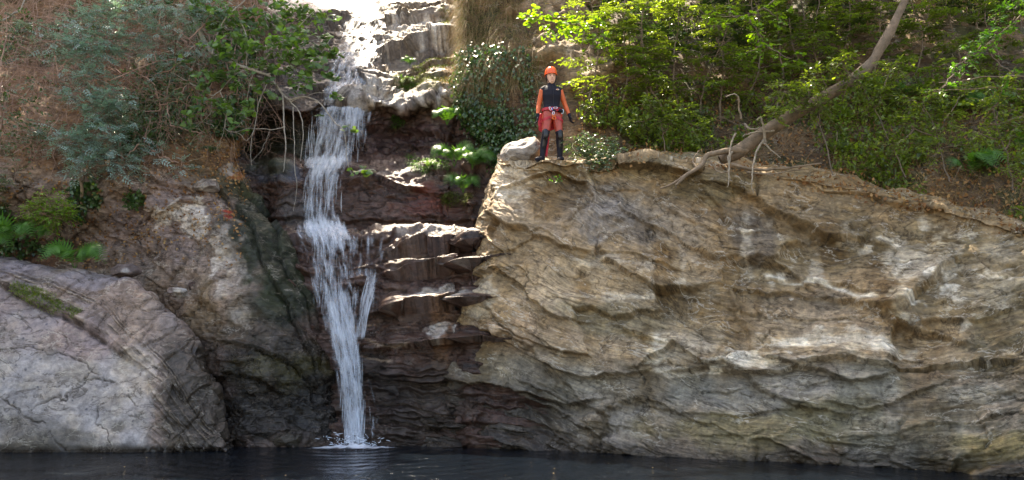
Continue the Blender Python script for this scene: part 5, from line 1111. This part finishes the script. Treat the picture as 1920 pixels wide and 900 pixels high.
# ================================================================== WATERFALL
def fall_mat(name, su=13., sv=1.3, dens=.5):
    m, nt, b = new_mat(name); L = nt.links.new
    uv = N(nt, 'ShaderNodeAttribute', attribute_name='flow'); at = N(nt, 'ShaderNodeAttribute', attribute_name='dens')
    mp = N(nt, 'ShaderNodeMapping'); L(uv.outputs['Vector'], mp.inputs[0]); mp.inputs['Scale'].default_value = (su, sv, 1)
    n1 = N(nt, 'ShaderNodeTexNoise', i_Scale=1, i_Detail=4, i_Roughness=.6); L(mp.outputs[0], n1.inputs[0])
    mp2 = N(nt, 'ShaderNodeMapping'); L(uv.outputs['Vector'], mp2.inputs[0]); mp2.inputs['Scale'].default_value = (su*.28, sv*1.5, 1); n2 = N(nt, 'ShaderNodeTexNoise', i_Scale=1, i_Detail=5, i_Roughness=.65); L(mp2.outputs[0], n2.inputs[0])
    k = mth(nt, 'ADD', mth(nt, 'MULTIPLY', n1.outputs[0], .6), mth(nt, 'MULTIPLY', n2.outputs[0], .4))
    a = mth(nt, 'ADD', mth(nt, 'MULTIPLY', mth(nt, 'SUBTRACT', k, .5), 3.4), mth(nt, 'MULTIPLY_ADD', at.outputs['Fac'], 1.35, -.62))
    a = mth(nt, 'MULTIPLY', mth(nt, 'MINIMUM', mth(nt, 'MAXIMUM', a, 0.), .93), mth(nt, 'MINIMUM', mth(nt, 'MULTIPLY', at.outputs['Fac'], 5.), 1.))
    b.inputs['Base Color'].default_value = (.66, .70, .77, 1); b.inputs['Roughness'].default_value = .45; b.inputs['Specular IOR Level'].default_value = .6
    tl = N(nt, 'ShaderNodeBsdfTranslucent'); tl.inputs[0].default_value = (.66, .70, .77, 1); m1 = N(nt, 'ShaderNodeMixShader'); m1.inputs[0].default_value = .25; L(b.outputs[0], m1.inputs[1]); L(tl.outputs[0], m1.inputs[2])
    tp = N(nt, 'ShaderNodeBsdfTransparent'); m2 = N(nt, 'ShaderNodeMixShader'); L(a, m2.inputs[0]); L(tp.outputs[0], m2.inputs[1]); L(m1.outputs[0], m2.inputs[2]); L(m2.outputs[0], nt.nodes['Material Output'].inputs[0])
    bp = N(nt, 'ShaderNodeBump', i_Strength=.5, i_Distance=.03); L(k, bp.inputs['Height']); L(bp.outputs[0], b.inputs['Normal'])
    return m
M['fall'] = fall_mat('falling_water')
def cliffY(px, py):
    gx, gy, Pd, _ = GRID['cliff']; out = []
    for a, b in zip(np.ravel(px), np.ravel(py)):
        q = (gx-a)**2+(gy-b)**2; i = np.argsort(q.ravel())[:3]; out.append(Pd.reshape(-1, 3)[i, 1].min())
    return np.array(out)
WF = P(660, 833, 14.35); WF[2] = 0
wf = empty('waterfall', WF, 'white waterfall dropping in tiers down the dark rock into the pool', 'waterfall')
def water_sheet(rows, seed, stick=None, bulge=.10, m_=26, part='water_sheet', dmul=1.):
    """rows: (py, x_left, x_right, Y or None to follow the rock, density)"""
    rng = np.random.default_rng(seed); R = np.array([[r[0], r[1], r[2], r[4]] for r in rows], float); n_ = len(rows)*9
    Rd = catmull(R, n_, 0); py = Rd[:, 0]; u = np.linspace(0, 1, m_)
    if rows[0][3] is None:
        ymid = cliffY((Rd[:, 1]+Rd[:, 2])/2, py); ymid = np.minimum.reduce([np.roll(np.pad(ymid, 3, 'edge'), k)[3:-3] for k in (-2, -1, 0, 1, 2)])-.10
        ker = np.hanning(9); ker /= ker.sum(); ymid = np.convolve(np.pad(ymid, 4, 'edge'), ker, 'valid')
    else: ymid = catmull(np.array([[r[3]] for r in rows], float), n_, 0)[:, 0]
    PX = (Rd[:, 1]-6)[:, None]*(1-u)+(Rd[:, 2]+6)[:, None]*u; PY = np.repeat(py[:, None], m_, 1); YY = np.repeat(ymid[:, None], m_, 1)-bulge*np.sin(u*PI)[None]
    G = P(PX, PY, YY); G = G+.05*np.stack([fbm(G*np.array([2, 1, .7]), 2, 3, seed), fbm(G*np.array([5, 1, .7]), 2.4, 3, seed+1), 0*PX], -1)
    seg = np.linalg.norm(np.diff(G[:, m_//2], axis=0), axis=-1); v = np.concatenate([[0], np.cumsum(seg)])
    width = np.linalg.norm(G[:, -1]-G[:, 0], axis=-1)
    fl_ = np.stack([(u[None]-.5)*width[:, None]**.35*1.0+seed*7.3, np.repeat(v[:, None], m_, 1)+seed*3.1, 0*PX+seed], -1)
    edge = np.minimum(1, 4.2*np.minimum(u, 1-u))**.8; endf = np.minimum(1, np.minimum(np.arange(n_), n_-1-np.arange(n_))/3.)
    dens = Rd[:, 3][:, None]*edge[None]*np.clip(endf, 0, 1)[:, None]*dmul
    idx = np.arange(n_*m_).reshape(n_, m_); q = np.stack([idx[:-1, :-1], idx[1:, :-1], idx[1:, 1:], idx[:-1, 1:]], -1).reshape(-1, 4)
    me = mesh_np(part, G.reshape(-1, 3)-WF, q); a = me.attributes.new('flow', 'FLOAT_VECTOR', 'POINT'); a.data.foreach_set('vector', fl_.astype(np.float32).ravel())
    a = me.attributes.new('dens', 'FLOAT', 'POINT'); a.data.foreach_set('value', dens.astype(np.float32).ravel()); o = link(part, me, M['fall'], wf); return G
TIERS = [
 [(12, 645, 750, None, .5), (50, 628, 738, None, .58), (90, 612, 724, None, .62), (130, 604, 710, None, .66), (170, 597, 695, None, .7), (204, 592, 688, None, .85)],
 [(196, 598, 684, 17.75, .9), (225, 582, 690, 17.55, .74), (255, 574, 688, 17.35, .62), (285, 568, 680, 17.15, .58), (308, 564, 664, 16.98, .68)],
 [(302, 568, 652, 17.05, .7), (318, 563, 646, 16.72, .72), (345, 562, 641, 16.6, .60), (380, 562, 640, 16.45, .56), (410, 561, 642, 16.3, .60), (428, 558, 652, 16.1, .85)],
 [(422, 560, 654, 16.05, .7), (445, 570, 660, 15.62, .76), (480, 578, 664, 15.4, .54), (520, 586, 664, 15.22, .54), (570, 598, 662, 15.05, .56)],
 [(535, 592, 668, 15.13, .6), (600, 606, 672, 14.95, .78), (650, 618, 678, 14.85, .80), (700, 630, 680, 14.75, .78), (760, 638, 684, 14.65, .78), (810, 643, 687, 14.55, .82), (834, 642, 692, 14.5, .85)],
]
for i, t in enumerate(TIERS):
    for k in range(3):
        sh = [(a, b+(c-b)*.05*k, c-(c-b)*.05*k, None if Y is None else Y-.06*k, d_) for a, b, c, Y, d_ in t]
        water_sheet(sh, 500+i*10+k, dmul=(.86, .8, .74)[k])
water_sheet([(190, 602, 682, 17.70, .3), (250, 584, 676, 17.25, .5), (300, 572, 660, 16.90, .7), (330, 568, 648, 16.52, .6), (380, 566, 642, 16.28, .5), (420, 566, 648, 16.0, .75), (450, 574, 660, 15.5, .6), (520, 588, 666, 15.1, .5), (580, 600, 668, 14.92, .62), (650, 620, 676, 14.74, .5), (740, 636, 682, 14.58, .45), (834, 644, 690, 14.42, .5)], 559, m_=30)
water_sheet([(290, 566, 664, 17.0, .5), (300, 562, 664, 16.85, .9), (318, 560, 656, 16.6, .6)], 558, m_=30, bulge=.03)
water_sheet([(412, 556, 660, 16.1, .5), (430, 554, 668, 15.85, .9), (452, 566, 676, 15.5, .55)], 557, m_=30, bulge=.03)
# side thread, thin veils on the rock and the spread over the lip
water_sheet([(505, 694, 706, 15.15, .5), (545, 684, 700, 15.05, .7), (590, 674, 690, 14.95, .8), (640, 664, 682, 14.85, .7)], 561, m_=10, bulge=.03)
water_sheet([(435, 630, 740, 15.7, .44), (500, 640, 725, 15.35, .50), (560, 650, 710, 15.15, .46), (630, 660, 695, 15.0, .34)], 562, m_=20, bulge=.03)
water_sheet([(206, 655, 706, 17.8, .5), (240, 652, 700, 17.6, .42), (290, 650, 690, 17.3, .3)], 563, m_=16, bulge=.03)
water_sheet([(200, 668, 690, 17.7, .6), (250, 664, 684, 17.5, .45), (290, 662, 680, 17.3, .3)], 564, m_=10, bulge=.02)
water_sheet([(425, 520, 575, 16.0, .3), (470, 560, 600, 15.5, .45), (530, 580, 612, 15.2, .5), (600, 596, 626, 15.0, .4)], 565, m_=14, bulge=.03)
water_sheet([(700, 676, 690, 14.8, .3), (760, 684, 704, 14.7, .4), (828, 690, 712, 14.55, .35)], 566, m_=8, bulge=.03)
# thin strings and drops
rng = np.random.default_rng(570); lines = []
def strings(n, x0, x1, y0, y1, Ya, Yb, drift, Lm):
    for i in range(n):
        f = rng.random(); x = rng.uniform(x0, x1); y = y0+(y1-y0)*f; Y = Ya+(Yb-Ya)*f-rng.random()*.15; L_ = rng.uniform(.3, 1)*Lm
        a = P(x+drift*f, y, Y); t = np.linspace(0, 1, 4)[:, None]; lines.append((a+t*np.array([rng.normal(0, .03), -.04, -1])*L_, np.array([.0006, .0026, .003, .001])*rng.uniform(.5, 1.1)))
strings(80, 582, 686, 205, 280, 17.7, 17.15, -12, .7); strings(40, 566, 641, 325, 400, 16.65, 16.35, 0, .45); strings(30, 585, 655, 440, 560, 15.6, 15.1, 10, .4); strings(60, 634, 678, 620, 800, 14.9, 14.55, 10, .5)
m, nt_, b_ = new_mat('water_drops'); b_.inputs['Base Color'].default_value = (.75, .82, .92, 1); b_.inputs['Roughness'].default_value = .2
M['drops'] = m
for i in range(150):
    a = P(662+rng.normal(0, 30), 833, 14.35+rng.normal(0, .12)); a[2] = abs(rng.normal(0, .10))+.01; v_ = rng.normal(0, .02, 3); v_[2] = .010; lines.append((np.array([a-v_, a, a+v_]), np.array([.002, .005, .002])))
geo_obj('spray', tubes_geo(lines, 4), M['drops'], wf, WF, smooth=True, kind='stuff')
# foam where it lands
gx = np.linspace(-1, 1, 90); U, W_ = np.meshgrid(gx, gx); cx, cy = P(662, 834, 14.35)[:2]
ext = 1-np.sqrt(U**2+W_**2); G = np.stack([cx+U*1.0, cy+W_*.34-.12, 0*U], -1); nz = fbm(G, 9, 4, 5)
G[..., 2] = .003+.07*np.clip(ext, 0, 1)**2*(1+nz)+.03*np.clip(ext, 0, 1)*np.clip(nz, 0, 1)
de = np.clip(ext*1.7+.2*nz, 0, 1)*(ext > 0)
rngf = np.random.default_rng(5)
idx = np.arange(90*90).reshape(90, 90); q = np.stack([idx[:-1, :-1], idx[:-1, 1:], idx[1:, 1:], idx[1:, :-1]], -1).reshape(-1, 4)
me = mesh_np('foam', G.reshape(-1, 3)-WF, q); a = me.attributes.new('flow', 'FLOAT_VECTOR', 'POINT'); fl_ = G*np.array([.35, 4., 1]); a.data.foreach_set('vector', fl_.astype(np.float32).ravel())
a = me.attributes.new('dens', 'FLOAT', 'POINT'); a.data.foreach_set('value', de.astype(np.float32).ravel()); link('foam', me, M['fall'], wf)

# bits of leaf drifting on the pool
rng = np.random.default_rng(580); n_ = 34
ps = np.stack([rng.uniform(-7, 8, n_), rng.uniform(9.7, 13, n_), np.full(n_, .006)], -1)
geo_obj('floating_leaves', leaves_geo(ps, unit(rng.normal(0, 1, ps.shape)*[1, 1, .05]), unit(np.array([0, -.2, 1])+rng.normal(0, .25, ps.shape)), .018+.02*rng.random(n_), 'oval', rng), M['straw'], label='bits of dry leaf drifting on the dark pool', kind='stuff')
# ================================================================== PERSON
def plain(name, col, rough=.6, metal=0., bump=0, var=.15):
    m, nt, b = new_mat(name); L = nt.links.new
    tc = N(nt, 'ShaderNodeTexCoord'); n1 = N(nt, 'ShaderNodeTexNoise', i_Scale=22, i_Detail=4); L(tc.outputs['Object'], n1.inputs[0])
    L(ramp(nt, n1.outputs[0], [(.3, tuple(c*(1-var) for c in col)), (.7, tuple(min(1, c*(1+var)) for c in col))]), b.inputs['Base Color'])
    b.inputs['Roughness'].default_value = rough; b.inputs['Metallic'].default_value = metal; b.inputs['Specular IOR Level'].default_value = .25 if rough > .6 else .5
    if bump:
        bp = N(nt, 'ShaderNodeBump', i_Strength=bump, i_Distance=.01); L(n1.outputs[0], bp.inputs['Height']); L(bp.outputs[0], b.inputs['Normal'])
    return m
M['skin'] = plain('skin', (.72, .40, .26), .5, var=.05); M['suit_arm'] = plain('orange_sleeve', (.62, .115, .030), .55, bump=.3); M['suit_leg'] = plain('red_neoprene', (.40, .055, .032), .4, bump=.3)
M['black'] = plain('black_neoprene', (.012, .011, .018), .75, bump=.3); M['black_gloss'] = plain('black_kneepad', (.012, .011, .013), .38); M['red_web'] = plain('red_webbing', (.48, .015, .03), .55)
M['helmet'] = plain('orange_helmet', (.85, .12, .03), .22, var=.04); M['metal'] = plain('alloy', (.7, .7, .72), .3, 1.0); M['hair'] = plain('hair', (.05, .022, .012), .5)
M['blue_strap'] = plain('blue_strap', (.06, .12, .45), .5); M['orange_metal'] = plain('orange_alloy', (.8, .16, .02), .3, .3); M['white'] = plain('white_print', (.75, .72, .65), .5, var=.02); M['lip'] = plain('lip', (.42, .12, .10), .4, var=.02); M['eye'] = plain('eye_dark', (.03, .018, .012), .15, var=.02)
def ering(parts, sides=20):
    """loft: list of (centre, rx, ry) stacked along z or along a path"""
    return parts
def loft(rings, sides=18, cap=True):
    Vs = []; ang = np.arange(sides)*2*PI/sides
    cs = np.array([r[0] for r in rings], float); t = unit(np.gradient(cs, axis=0))
    for (c, rx, ry), tt in zip(rings, t):
        a = unit(np.array([1., 0, 0])-tt*tt[0]) if abs(tt[0]) < .9 else np.array([0, 0, 1.]); b = np.cross(tt, a)
        Vs.append(np.array(c)+rx*np.cos(ang)[:, None]*a+ry*np.sin(ang)[:, None]*b)
    m_ = len(rings); V = np.concatenate(Vs); i = np.arange(m_-1)[:, None]*sides; j = np.arange(sides)[None]; j2 = (j+1) % sides
    Q = np.stack([i+j, i+j2, i+sides+j2, i+sides+j], -1).reshape(-1, 4); T = []
    if cap:
        V = np.concatenate([V, [rings[0][0]], [rings[-1][0]]]); n = m_*sides
        T = [(n, (k+1) % sides, k) for k in range(sides)]+[(n+1, (m_-1)*sides+k, (m_-1)*sides+(k+1) % sides) for k in range(sides)]
    return V, Q, np.array(T, int).reshape(-1, 3), None
def limb(pts, rad, n=14, sq=1.0):
    q = spline(pts, n); r = np.interp(np.linspace(0, 1, n), np.linspace(0, 1, len(rad)), rad); q = list(q); r = list(r)
    d0 = unit(q[0]-q[1]); d1 = unit(q[-1]-q[-2])
    rings = [(q[0]+d0*r[0]*.8, r[0]*.5, r[0]*.5*sq)]+[(a, b, b*sq) for a, b in zip(q, r)]+[(q[-1]+d1*r[-1]*.8, r[-1]*.5, r[-1]*.5*sq)]
    return loft(rings, 14)
def ellipsoid(c, rx, ry, rz, n=12):
    f = np.linspace(-PI/2*.97, PI/2*.97, n); return loft([((c[0], c[1], c[2]+rz*math.sin(a)), rx*math.cos(a), ry*math.cos(a)) for a in f], 18)
def fused(name, geos, voxel, mat, parent, smooth_it=2, mats=None, assign=None):
    V, Q, T, _ = merge(*geos); me = mesh_np(name, V, Q, T); o = bpy.data.objects.new(name, me); C.objects.link(o)
    r = o.modifiers.new('r', 'REMESH'); r.mode = 'VOXEL'; r.voxel_size = voxel
    s = o.modifiers.new('s', 'SMOOTH'); s.iterations = smooth_it; s.factor = .5
    bpy.context.view_layer.update(); dg = bpy.context.evaluated_depsgraph_get()
    m2 = bpy.data.meshes.new_from_object(o.evaluated_get(dg)); bpy.data.objects.remove(o)
    m2.name = name; m2.materials.clear()
    for m_ in (mats or [mat]): m2.materials.append(m_)
    m2.polygons.foreach_set('use_smooth', np.ones(len(m2.polygons), bool))
    if assign is not None:
        c = np.zeros(len(m2.polygons)*3); m2.polygons.foreach_get('center', c); m2.polygons.foreach_set('material_index', assign(c.reshape(-1, 3)).astype(np.int32))
    ob = bpy.data.objects.new(name, m2); C.objects.link(ob); ob.parent = parent; return ob
BASE = P(1037, 304, 14.66)
pr = empty('person', BASE, 'person in orange helmet, black vest and red-orange wetsuit standing on the outcrop', 'person')
pr.scale = (1.06, 1.06, 1.06); pr.rotation_euler = (0, math.radians(-1.0), math.radians(9))
torso = [((0, 0, .76), .13, .09), ((0, 0, .80), .160, .105), ((0, 0, .87), .172, .115), ((0, 0, .95), .158, .108), ((0, 0, 1.03), .130, .095), ((0, -.004, 1.11), .136, .100), ((0, -.012, 1.20), .156, .118), ((0, -.006, 1.28), .165, .108), ((0, 0, 1.335), .145, .088), ((0, .004, 1.375), .095, .068), ((0, .006, 1.41), .056, .056), ((0, 0, 1.47), .050, .052)]
head = [((0, -.012, 1.415), .030, .034), ((0, -.022, 1.438), .048, .060), ((0, -.018, 1.47), .060, .076), ((0, -.010, 1.52), .070, .088), ((0, -.002, 1.57), .075, .094), ((0, .004, 1.62), .070, .090), ((0, .006, 1.655), .050, .066), ((0, .006, 1.675), .022, .03)]
Lsh, Lel, Lwr = (-.158, .0, 1.308), (-.225, .045, 1.045), (-.262, -.03, .82)
Rsh, Rel, Rwr = (.158, .0, 1.315), (.255, .03, 1.06), (.315, -.03, .84)
armr = [.056, .052, .046, .040, .040, .034, .027]
def bez(a, b, c, n=7): return [np.array(a)*(1-t)+np.array(b)*t for t in (0, .33, .66)]+[np.array(b)]+[np.array(b)*(1-t)+np.array(c)*t for t in (.33, .66, 1)]
legL = [(-.085, .0, .84), (-.102, -.02, .72), (-.122, -.045, .58), (-.138, -.055, .48), (-.155, -.005, .36), (-.175, .015, .22), (-.188, .01, .09)]
legR = [(.085, .0, .84), (.098, -.015, .72), (.112, -.03, .58), (.122, -.035, .48), (.128, .0, .36), (.130, .015, .22), (.130, .01, .09)]
legr = [.094, .088, .070, .056, .058, .044, .036]
footL = [(-.185, .03, .055), (-.23, -.01, .05), (-.28, -.05, .036), (-.315, -.075, .030)]; footR = [(.128, .05, .055), (.130, -.03, .05), (.134, -.10, .036), (.137, -.15, .030)]
nose = limb([(0, -.098, 1.545), (0, -.108, 1.525), (0, -.116, 1.508)], [.007, .010, .013], 6)
HO = np.array([0, 0, 1.42]); HK = 1.13
def hr(rs): return [(tuple((np.array(c)-HO)*HK+HO), rx*HK, ry*HK) for c, rx, ry in rs]
def hg(g): return ((g[0]-HO)*HK+HO,)+tuple(g[1:])
body = fused('body', [loft(torso), hg(loft(head)), hg(nose), limb(bez(Lsh, Lel, Lwr), armr), limb(bez(Rsh, Rel, Rwr), armr), limb(legL, legr), limb(legR, legr), limb(footL, [.042, .042, .036, .026], 10), limb(footR, [.042, .042, .036, .026], 10),
       hg(ellipsoid((-.074, .0, 1.535), .010, .018, .030)), hg(ellipsoid((.074, .0, 1.535), .010, .018, .030)), hg(ellipsoid((0, -.085, 1.46), .022, .02, .016))], .008, None, pr, 2,
       [M['skin'], M['suit_arm'], M['suit_leg']], lambda c: np.where((c[:, 2] > 1.40) & (np.abs(c[:, 0]) < .10), 0, np.where((c[:, 2] > 1.0) | (np.abs(c[:, 0]) > .19+.0*c[:, 2]) & (c[:, 2] > .75), 1, 2)))
def grow(rs, d, z0, z1): return [(c, rx+d, ry+d) for c, rx, ry in rs if z0 <= c[2] <= z1]
vest = fused('vest', [loft([((0, 0, .925), .172, .124)]+grow(torso, .016, .93, 1.40)+[((0, .0, 1.415), .072, .076), ((0, -.004, 1.445), .066, .074)]), limb([Lsh, (-.10, 0, 1.35)], [.062, .06], 6), limb([Rsh, (.10, 0, 1.35)], [.062, .06], 6)], .009, M['black'], pr, 3)
geo_obj('zip', tubes_geo([(np.array([(0.006, -.130, 1.0), (.006, -.135, 1.1), (.006, -.150, 1.2), (.006, -.138, 1.30), (.004, -.10, 1.38)]), .0022)], 5), M['black_gloss'], vest)
lg_ = merge(ellipsoid((.088, -.128, 1.293), .030, .006, .013, 8)); geo_obj('emblem', lg_, M['white'], vest, smooth=True)
geo_obj('emblem', merge(ellipsoid((.088, -.133, 1.296), .020, .004, .006, 8), ellipsoid((.078, -.133, 1.289), .008, .004, .004, 6)), M['orange_metal'], vest, smooth=True)
# helmet with rim, vents, strap
hel = [((0, .004, 1.575), .094, .116), ((0, .004, 1.60), .097, .120), ((0, .006, 1.64), .094, .116), ((0, .010, 1.675), .080, .100), ((0, .012, 1.70), .058, .074), ((0, .012, 1.715), .030, .04), ((0, .012, 1.72), .008, .01)]
hl = geo_obj('helmet', hg(loft(hel, 24)), M['helmet'], pr, smooth=True)
ang = np.linspace(0, 2*PI, 29); geo_obj('rim', hg(tubes_geo([(np.stack([.097*np.cos(ang), .004+.120*np.sin(ang), 1.578+0*ang], -1), .006)], 6)), M['helmet'], hl, smooth=True)
for k, x in enumerate((-.05, -.017, .017, .05)): geo_obj('vent', hg(limb([(x, -.096+abs(x)*.35, 1.640), (x*.9, -.070+abs(x)*.3, 1.676)], [.0055, .0045], 5)), M['black'], hl, smooth=True)
geo_obj('chin_strap', hg(tubes_geo([(np.array([(-.082, -.02, 1.575), (-.074, -.04, 1.50), (-.04, -.062, 1.432), (0, -.066, 1.420), (.04, -.062, 1.432), (.074, -.04, 1.50), (.082, -.02, 1.575)]), .005)], 5)), M['black'], hl, smooth=True)
geo_obj('hair', hg(merge(loft([((0, .035, 1.47), .055, .055), ((0, .03, 1.50), .076, .074), ((0, .025, 1.54), .084, .082), ((0, .02, 1.585), .086, .092)], 18), limb([(-.078, -.030, 1.575), (-.080, -.02, 1.53), (-.070, .0, 1.48)], [.012, .012, .008], 7), limb([(.078, -.030, 1.575), (.080, -.02, 1.53), (.070, .0, 1.48)], [.012, .012, .008], 7), limb([(-.055, -.078, 1.578), (0, -.096, 1.584), (.055, -.078, 1.578)], [.008, .008, .008], 8))), M['hair'], pr, smooth=True)
for sx in (-1, 1):
    geo_obj('eye', hg(ellipsoid((sx*.028, -.0925, 1.540), .0095, .006, .0052, 8)), M['eye'], pr, smooth=True)
    geo_obj('eyebrow', hg(limb([(sx*.014, -.0985, 1.556), (sx*.028, -.097, 1.560), (sx*.043, -.088, 1.555)], [.0028, .0032, .002], 6)), M['hair'], pr, smooth=True)
geo_obj('mouth', hg(limb([(-.020, -.089, 1.483), (-.008, -.0985, 1.480), (.008, -.0985, 1.480), (.020, -.089, 1.483)], [.003, .0055, .0055, .003], 8)), M['lip'], pr, smooth=True)
# gloves: palm, four unequal curled fingers, thumb on the side
def glove(wr, d, side, seed):
    wr = np.array(wr); d = unit(np.array(d, float)); fwd = np.array([0, -1., 0]); fwd = unit(fwd-d*np.dot(fwd, d)); lat = np.cross(d, fwd)  # lat = thin direction of the palm
    g = [loft([(wr-d*.05, .034, .034), (wr-d*.01, .031, .032), (wr+d*.02, .022, .036), (wr+d*.055, .018, .041), (wr+d*.085, .016, .040)][:], 14)]
    for k, (o, L_) in enumerate([(.030, .070), (.010, .080), (-.010, .074), (-.028, .058)]):
        a = wr+d*.075+fwd*o; inn = -lat*side
        g.append(limb([a, a+d*L_*.40+inn*.010, a+d*L_*.72+inn*.028, a+d*L_*.86+inn*.046], [.0105, .010, .009, .0078], 9))
    a = wr+d*.030+fwd*.030; g.append(limb([a, a+d*.028+fwd*.022-lat*side*.008, a+d*.055+fwd*.026-lat*side*.020], [.013, .012, .009], 7))
    return fused('glove', g, .0045, M['black'], pr, 1)
glove(Lwr, (-.08, -.08, -1), -1, 1); glove(Rwr, (.16, -.08, -1), 1, 2)
# legs: gaiters with knee pads, shoes
for lg, rr_ in ((legL, 0), (legR, 0)):
    lo = [np.array(q) for q in lg]; pts = [lo[2]*.6+lo[3]*.4, lo[3], lo[4], lo[5], lo[6]]
    ga = geo_obj('gaiter', limb(pts, [.070, .064, .065, .053, .044], 16), M['black'], pr, smooth=True)
    k = lo[3]; geo_obj('knee_pad', limb([k+np.array([0, -.020, .075]), k+np.array([0, -.034, .02]), k+np.array([0, -.030, -.05]), k*.4+lo[4]*.6+np.array([0, -.028, 0]), lo[5]*.8+lo[4]*.2+np.array([0, -.022, 0])], [.046, .050, .048, .044, .034], 14), M['black_gloss'], ga, smooth=True)
for ft in (footL, footR):
    f = [np.array(q) for q in ft]; sh = fused('shoe', [limb([f[0], f[1], f[2], f[3]], [.052, .050, .045, .034], 10), limb([f[0]+np.array([0, 0, -.0]), f[0]+np.array([0, -.01, .09])], [.050, .048], 6)], .007, M['black'], pr, 2)
    geo_obj('sole', loft([(f[0]*[1, 1, 0]+unit(f[0]-f[3])*[1, 1, 0]*.045+[0, 0, .004+z], .001, .001) for z in (0,)]+[(f[0]*[1, 1, 0]+[0, 0, .012], .012, .048), (f[1]*[1, 1, 0]+[0, 0, .010], .012, .050), (f[2]*[1, 1, 0]+[0, 0, .010], .010, .047), (f[3]*[1, 1, 0]+[0, 0, .012], .010, .034)], 12), M['black_gloss'], sh, smooth=True)
# harness
def band(z, rx, ry, h, name, mat, parent, c=(0, 0), tilt=0., th=.006):
    a = np.linspace(0, 2*PI, 41)[:-1]; rows = []
    for dz, d in ((-h/2, 0), (-h/2, th), (h/2, th), (h/2, 0)):
        rows.append(np.stack([c[0]+(rx+d)*np.cos(a), c[1]+(ry+d)*np.sin(a), z+dz+tilt*np.cos(a)], -1))
    V = np.concatenate(rows); n = 40; j = np.arange(n); j2 = (j+1) % n
    Q = np.concatenate([np.stack([r*n+j, r*n+j2, (r+1) % 4*n+j2, (r+1) % 4*n+j], -1) for r in range(4)])
    return geo_obj(name, (V, Q, np.zeros((0, 3), int), None), mat, parent, smooth=False)
hb = band(.945, .174, .126, .05, 'harness', M['red_web'], pr)
band(.775, .096, .100, .045, 'leg_loop', M['red_web'], hb, (-.092, -.006), .035); band(.775, .096, .100, .045, 'leg_loop', M['red_web'], hb, (.094, -.006), -.035)
geo_obj('seat_panel', merge(loft([((-.02, .10, .92), .17, .03), ((-.02, .125, .84), .20, .02), ((-.06, .13, .76), .20, .014), ((-.13, .12, .66), .12, .010), ((-.18, .12, .585), .045, .008)], 14), loft([((.05, .11, .86), .17, .02), ((.08, .12, .78), .15, .012), ((.12, .12, .72), .09, .01)], 14)), M['red_web'], hb, smooth=True)
geo_obj('strap', tubes_geo([(spline([(-.07, .07, .72), (-.06, .08, .50), (-.085, .07, .30), (-.11, .06, .12)], 14), .024)], 8), M['red_web'], hb, smooth=True)
geo_obj('strap', tubes_geo([(spline([(-.10, -.118, .93), (-.05, -.150, .90), (0, -.16, .86), (.06, -.150, .90), (.12, -.12, .93)], 14), .012)], 8), M['red_web'], hb, smooth=True)
geo_obj('strap', tubes_geo([(spline([(-.02, -.14, .95), (-.022, -.155, .90), (-.008, -.15, .85)], 8), .010)], 6), M['blue_strap'], hb, smooth=True)
geo_obj('pouch', limb([(.105, -.12, .915), (.155, -.10, .905)], [.036, .032], 6), M['black'], hb, smooth=True); geo_obj('pouch', limb([(-.035, -.145, .885), (.035, -.15, .885)], [.022, .024], 6), M['black'], hb, smooth=True)
def ringt(c, rx, rz, r, mat, name, rot=0.):
    a = np.linspace(0, 2*PI, 21); x = rx*np.cos(a); z = rz*np.sin(a); q = np.stack([c[0]+x*math.cos(rot)-z*math.sin(rot), c[1]+0*a, c[2]+x*math.sin(rot)+z*math.cos(rot)], -1); geo_obj(name, tubes_geo([(q, r)], 6), mat, hb, smooth=True)
ringt((-.055, -.155, .925), .018, .040, .0055, M['metal'], 'carabiner', .5); ringt((.035, -.155, .945), .036, .016, .0055, M['metal'], 'carabiner', .1); ringt((-.01, -.172, .84), .016, .034, .0055, M['metal'], 'carabiner', -.2); ringt((.175, -.09, .90), .014, .045, .006, M['metal'], 'carabiner', -.2)
ringt((-.004, -.172, .805), .022, .020, .007, M['orange_metal'], 'descender'); ringt((.004, -.172, .755), .030, .028, .008, M['orange_metal'], 'descender')
